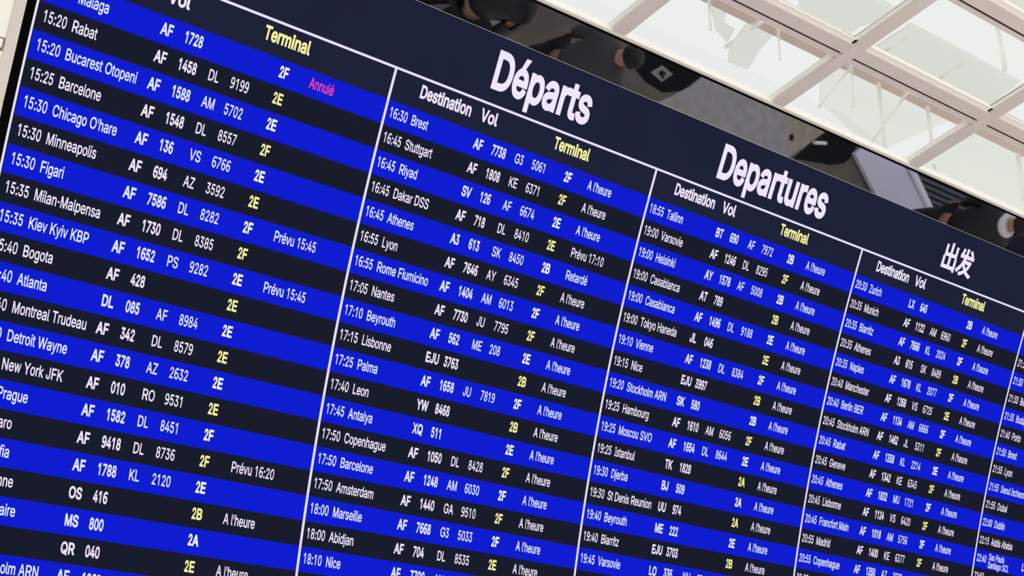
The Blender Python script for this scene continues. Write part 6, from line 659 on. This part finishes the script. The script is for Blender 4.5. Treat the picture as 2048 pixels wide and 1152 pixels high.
glyph('B', '发', 1966, (433,548,496,478,548,415,621,466,566,530,506,594,86,334,126,349,173,352,238,352,159,192,-9,39,28,6,56,-28,191,80,261,175,293,126,334,81,262,40,133,-2,164,-44,183,-81,313,-34,405,19,501,-35,640,-81,662,-44,697,0,553,41,477,80,542,155,607,294,548,322,533,318,332,318,335,328,343,352,660,352,661,441,366,441,376,491,392,587,295,604,280,502,267,441,188,441,204,474,235,564,140,581,111,490,90,446,81,432,58,416,73,377,404,135,357,184,328,229,477,229,449,183,585,441,527,441), (52,53,51,53,6,7,51,53,7,7,50,51,45,8,9,22,18,21,15,56,9,45,9,44,21,18,20,11,12,14,10,11,14,14,15,10,15,9,10,8,45,7,50,7,45,49,50,45,45,46,49,48,49,46,46,47,48,54,23,29,29,58,54,23,54,17,55,17,54,28,24,25,25,26,28,26,27,28,32,33,31,37,38,2,3,4,59,29,23,24,24,28,29,58,29,30,57,58,30,30,31,57,31,33,57,4,5,1,0,1,5,23,17,22,18,22,17,17,55,16,15,16,55,56,15,55,57,34,56,9,56,34,34,35,9,35,36,9,44,9,36,36,39,44,43,44,39,39,40,43,42,43,40,40,41,42,12,13,14,19,20,18,34,57,33,39,36,2,37,2,36,2,38,59,2,59,60,1,60,4,60,59,4,39,2,60))
# letter widths of the display face, thousandths of an em
WR = dict(zip("ABCDEFGHIJKLMNOPQRSTUVWXYZ", (667, 667, 722, 722, 667, 611, 778, 722, 278, 500, 667, 556, 833, 722, 778, 667, 778, 722, 667, 611, 722, 667, 944, 667, 667, 611)))
WR.update(zip("abcdefghijklmnopqrstuvwxyz", (556, 556, 500, 556, 556, 278, 556, 556, 222, 222, 500, 222, 833, 556, 556, 556, 556, 333, 500, 278, 556, 500, 722, 500, 500, 500)))
WR.update({c: 556 for c in '0123456789'}); WR.update({':': 278, "'": 191, '-': 333, ' ': 278, 'é': 556})
WB = dict(zip("ABCDEFGHIJKLMNOPQRSTUVWXYZ", (722, 722, 722, 722, 667, 611, 778, 722, 278, 556, 722, 611, 833, 722, 778, 667, 778, 722, 667, 611, 722, 667, 944, 667, 667, 611)))
WB.update(zip("abcdefghijklmnopqrstuvwxyz", (556, 611, 556, 611, 556, 333, 611, 611, 278, 278, 556, 278, 889, 611, 611, 611, 611, 389, 556, 333, 611, 556, 778, 556, 556, 500)))
WB.update({c: 556 for c in '0123456789'}); WB.update({' ': 278, 'é': 556})
CAP_EM = 0.716

def text(name, s, u, base, mat, parent, bold=False, cap=0.40, width=None, squeeze=0.705, off=0.0038):
    """one line of lettering on the screen: left end u, baseline row base, capital height cap rows"""
    tab = WB if bold else WR
    total = sum(tab[c] for c in s) / 1000 / CAP_EM * cap * ROW
    sx = width / total if width else squeeze
    V = []; F = []; pen = u
    for c in s:
        adv_u = tab[c] / 1000 / CAP_EM * cap * ROW * sx
        if c != ' ':
            adv, pv, pf = GLYPH[('B' if bold else 'R') + c]
            b = len(V)
            V += [surf(pen + gx / adv * adv_u, base - gy / 1000 * cap, off) for gx, gy in pv]
            F += [tuple(i + b for i in t) for t in pf]
        pen += adv_u
    return add(name, V, F, mat, parent)

def text_fit(name, chars, u0, u1, v0, v1, mat, parent, off=0.0038):
    """a short word stretched over a given box"""
    pts = []; faces = []; pen = 0
    for c in chars:
        adv, pv, pf = GLYPH['B' + c]
        b = len(pts); x0 = min(q[0] for q in pv); x1 = max(q[0] for q in pv)
        pts += [(pen + x - x0, y) for x, y in pv]; faces += [tuple(i + b for i in t) for t in pf]; pen += (x1 - x0) * 1.05
    xs = [q[0] for q in pts]; ys = [q[1] for q in pts]
    V = [surf(u0 + (x - min(xs)) / (max(xs) - min(xs)) * (u1 - u0), v1 - (y - min(ys)) / (max(ys) - min(ys)) * (v1 - v0), off) for x, y in pts]
    return add(name, V, faces, mat, parent)

# ------------------------------------------------------------------ the departure board
board = empty('departure_board', surf(2.5, 24, 0))
tag(board, 'giant curved departure board with blue and black flight rows', 'departure board')
V, F = patch(-0.030, 5.03, -3.97, 24.2, -0.16, 0.0, 28)
add('casing', V, F, MAT['casing'], board)
V, F = patch(-0.030, 5.03, -3.985, -3.945, -0.02, 0.004, 1)
add('top_lip', V, F, MAT['lip'], board)
V, F = patch(-0.008, 5.0, -3.955, 0.0, 0.0, 0.002, 5)
add('header_panel', V, F, MAT['header'], board)
V, F = patch(-0.008, 5.0, 0.0, 24.0, 0.0, 0.001, 24)
add('screen_panel', V, F, MAT['dark'], board)
V, F = patch(-0.008, 5.0, -1.315, -1.222, 0.002, 0.0035, 1)
add('heading_rule', V, F, MAT['line'], board)
for k in range(5):
    w = 0.0036 if k else 0.0025
    uc = k if k else -0.006
    V, F = patch(uc - w, uc + w, -1.25, 24.0, 0.0015, 0.0035, 25)
    add('column_divider', V, F, MAT['line'], board)

for s, u0, u1 in (('Départs', 1.312, 1.690), ('Departures', 2.243, 2.772)):
    text('heading_text', s, u0, -1.95, MAT['white'], board, True, 1.46, u1 - u0)
text_fit('heading_text', '出发', 3.420, 3.598, -3.28, -1.78, MAT['white'], board)
for k in range(4):
    if k: text('column_heading', 'Destination', k + 0.094, -0.5, MAT['white'], board, True, 0.49, 0.182)
    text('column_heading', 'Vol', k + 0.311, -0.5, MAT['white'], board, True, 0.49, 0.060)
    text('column_heading', 'Terminal', k + 0.589, -0.5, MAT['yellow'], board, True, 0.49, 0.140)

FLIGHTS = [
"""|Malaga|AF|1728|||2F|Annulé
15:20|Rabat|AF|1458|DL|9199|2E|
15:20|Bucarest Otopeni|AF|1588|AM|5702|2E|
15:25|Barcelone|AF|1548|DL|8557|2F|
15:30|Chicago O'hare|AF|136|VS|6766|2E|
15:30|Minneapolis|AF|694|AZ|3592|2E|
15:30|Figari|AF|7586|DL|8282|2F|Prévu 15:45
15:35|Milan-Malpensa|AF|1730|DL|8385|2F|
15:35|Kiev Kyiv KBP|AF|1652|PS|9282|2E|Prévu 15:45
15:40|Bogota|AF|428|||2E|
15:40|Atlanta|DL|085|AF|8984|2E|
15:40|Montreal Trudeau|AF|342|DL|8579|2E|
15:50|Detroit Wayne|AF|378|AZ|2632|2E|
|New York JFK|AF|010|RO|9531|2E|
|Prague|AF|1582|DL|8451|2F|
|Faro|AF|9418|DL|8736|2F|Prévu 16:20
|Sofia|AF|1788|KL|2120|2E|
|Vienne|OS|416|||2B|A l'heure
|Le Caire|MS|800|||2A|
||QR|040|||2E|A l'heure
|Stockholm ARN|AF|1262||||""",
"""16:30|Brest|AF|7738|G3|5061|2F|A l'heure
16:45|Stuttgart|AF|1808|KE|6371|2F|A l'heure
16:45|Riyad|SV|126|AF|6674|2E|A l'heure
16:45|Dakar DSS|AF|718|DL|8410|2E|Prévu 17:10
16:45|Athenes|A3|613|SK|8450|2B|Retardé
16:55|Lyon|AF|7646|AY|6345|2F|A l'heure
16:55|Rome Fiumicino|AF|1404|AM|6013|2F|A l'heure
17:05|Nantes|AF|7730|JU|7795|2F|A l'heure
17:10|Beyrouth|AF|562|ME|208|2E|A l'heure
17:15|Lisbonne|EJU|3763|||2B|A l'heure
17:25|Palma|AF|1658|JU|7819|2F|A l'heure
17:40|Leon|YW|8468|||2B|A l'heure
17:45|Antalya|XQ|511|||2E|A l'heure
17:50|Copenhague|AF|1050|DL|8428|2F|A l'heure
17:50|Barcelone|AF|1248|AM|6030|2F|A l'heure
17:50|Amsterdam|AF|1440|GA|9510|2F|A l'heure
18:00|Marseille|AF|7668|G3|5033|2F|A l'heure
18:00|Abidjan|AF|704|DL|8535|2E|A l'heure
18:10|Nice|AF|7700|AM|||""",
"""18:55|Tallinn|BT|690|AF|7972|2B|A l'heure
19:00|Varsovie|AF|1246|DL|8295|2F|A l'heure
19:00|Helsinki|AY|1578|AF|5008|2B|A l'heure
19:00|Casablanca|AT|789|||2B|A l'heure
19:00|Casablanca|AF|1496|DL|9188|2E|A l'heure
19:00|Tokyo Haneda|JL|046|||2E|A l'heure
19:10|Vienne|AF|1238|DL|8384|2F|A l'heure
19:15|Nice|EJU|3997|||2B|A l'heure
19:20|Stockholm ARN|SK|580|||2B|A l'heure
19:25|Hambourg|AF|1610|AM|6056|2F|A l'heure
19:25|Moscou SVO|AF|1654|DL|8644|2E|A l'heure
19:25|Istanbul|TK|1828|||2A|A l'heure
19:30|Djerba|BJ|509|||2A|A l'heure
19:30|St Denis Reunion|UU|974|||2A|A l'heure
19:40|Beyrouth|ME|222|||2E|A l'heure
19:40|Biarritz|EJU|3703|||2B|A l'heure
19:45|Varsovie|LO|336|NH|67||
|||||||""",
"""20:30|Zurich|LX|645|||2B|A l'heure
20:35|Munich|AF|1122|AM|6960|2F|A l'heure
20:35|Biarritz|AF|7666|KL|2024|2F|A l'heure
20:35|Athenes|A3|615|SK|8489|2B|A l'heure
20:35|Naples|AF|1678|KL|2077|2F|A l'heure
20:40|Manchester|AF|1268|VS|6725|2E|A l'heure
20:40|Berlin BER|AF|1134|AM|6866|2F|A l'heure
20:45|Stockholm ARN|AF|1462|JL|5311|2F|A l'heure
20:45|Rabat|AF|1358|KL|2214|2E|A l'heure
20:45|Geneve|AF|1342|KE|6345|2F|A l'heure
20:45|Athenes|AF|1832|MU|1721|2F|A l'heure
20:45|Lisbonne|AF|1124|VS|6420|2F|A l'heure
20:45|Francfort Main|AF|1018|AM|5756|2F|A l'heure
20:55|Madrid|AF|1400|KE|6377|2F|A l'heure
20:55|Copenhague|AF|1350|AZ|3979||
20:55|||||||""",
"""|||||||
21:30|||||||
21:30|||||||
21:30|Berlin||||||
21:35|Budapest||||||
21:40|Porto||||||
21:50|Brest||||||
21:55|Lyon||||||
21:55|Seoul Incheon||||||
21:55|Dubai||||||
22:00|Dublin||||||
22:15|Addis Abeba||||||
22:40|Sao Paulo/Santiago SCL|L|||||
22:50|||||||"""]

for k, block in enumerate(FLIGHTS):
    for r, line in enumerate(block.split('\n')):
        tm_, dest, c1, n1, c2, n2, term, stat = (line.split('|') + [''] * 8)[:8]
        blue = r % 2 == 0
        V, F = patch(k, k + 1, r, r + 1, 0.001, 0.003, 2)
        row = add('flight_row', V, F, MAT['blue' if blue else 'dark'], board)
        tint = MAT['coolwhite' if blue else 'white']
        b = r + 0.65
        if tm_: text('departure_time', tm_, k + 0.013, b, tint, row)
        if '/' in dest:
            for i, dd in enumerate(dest.split('/')):
                text('destination_name', dd, k + 0.088, r + 0.47 + 0.44 * i, tint, row, False, 0.36)
        elif dest:
            text('destination_name', dest, k + 0.088, b, tint, row)
        if c1: text('airline_code', c1, k + 0.311, b, tint, row, True)
        if n1: text('flight_number', n1, k + 0.377, b, tint, row, True, 0.40, None, 0.675)
        if c2: text('partner_code', c2, k + 0.464, b, tint, row)
        if n2: text('partner_number', n2, k + 0.529, b, tint, row)
        if term: text('terminal_code', term, k + 0.657, b, MAT['cream' if blue else 'yellow'], row, True)
        if stat: text('flight_status', stat, k + 0.752, b, MAT['pink'] if stat == 'Annulé' else tint, row)
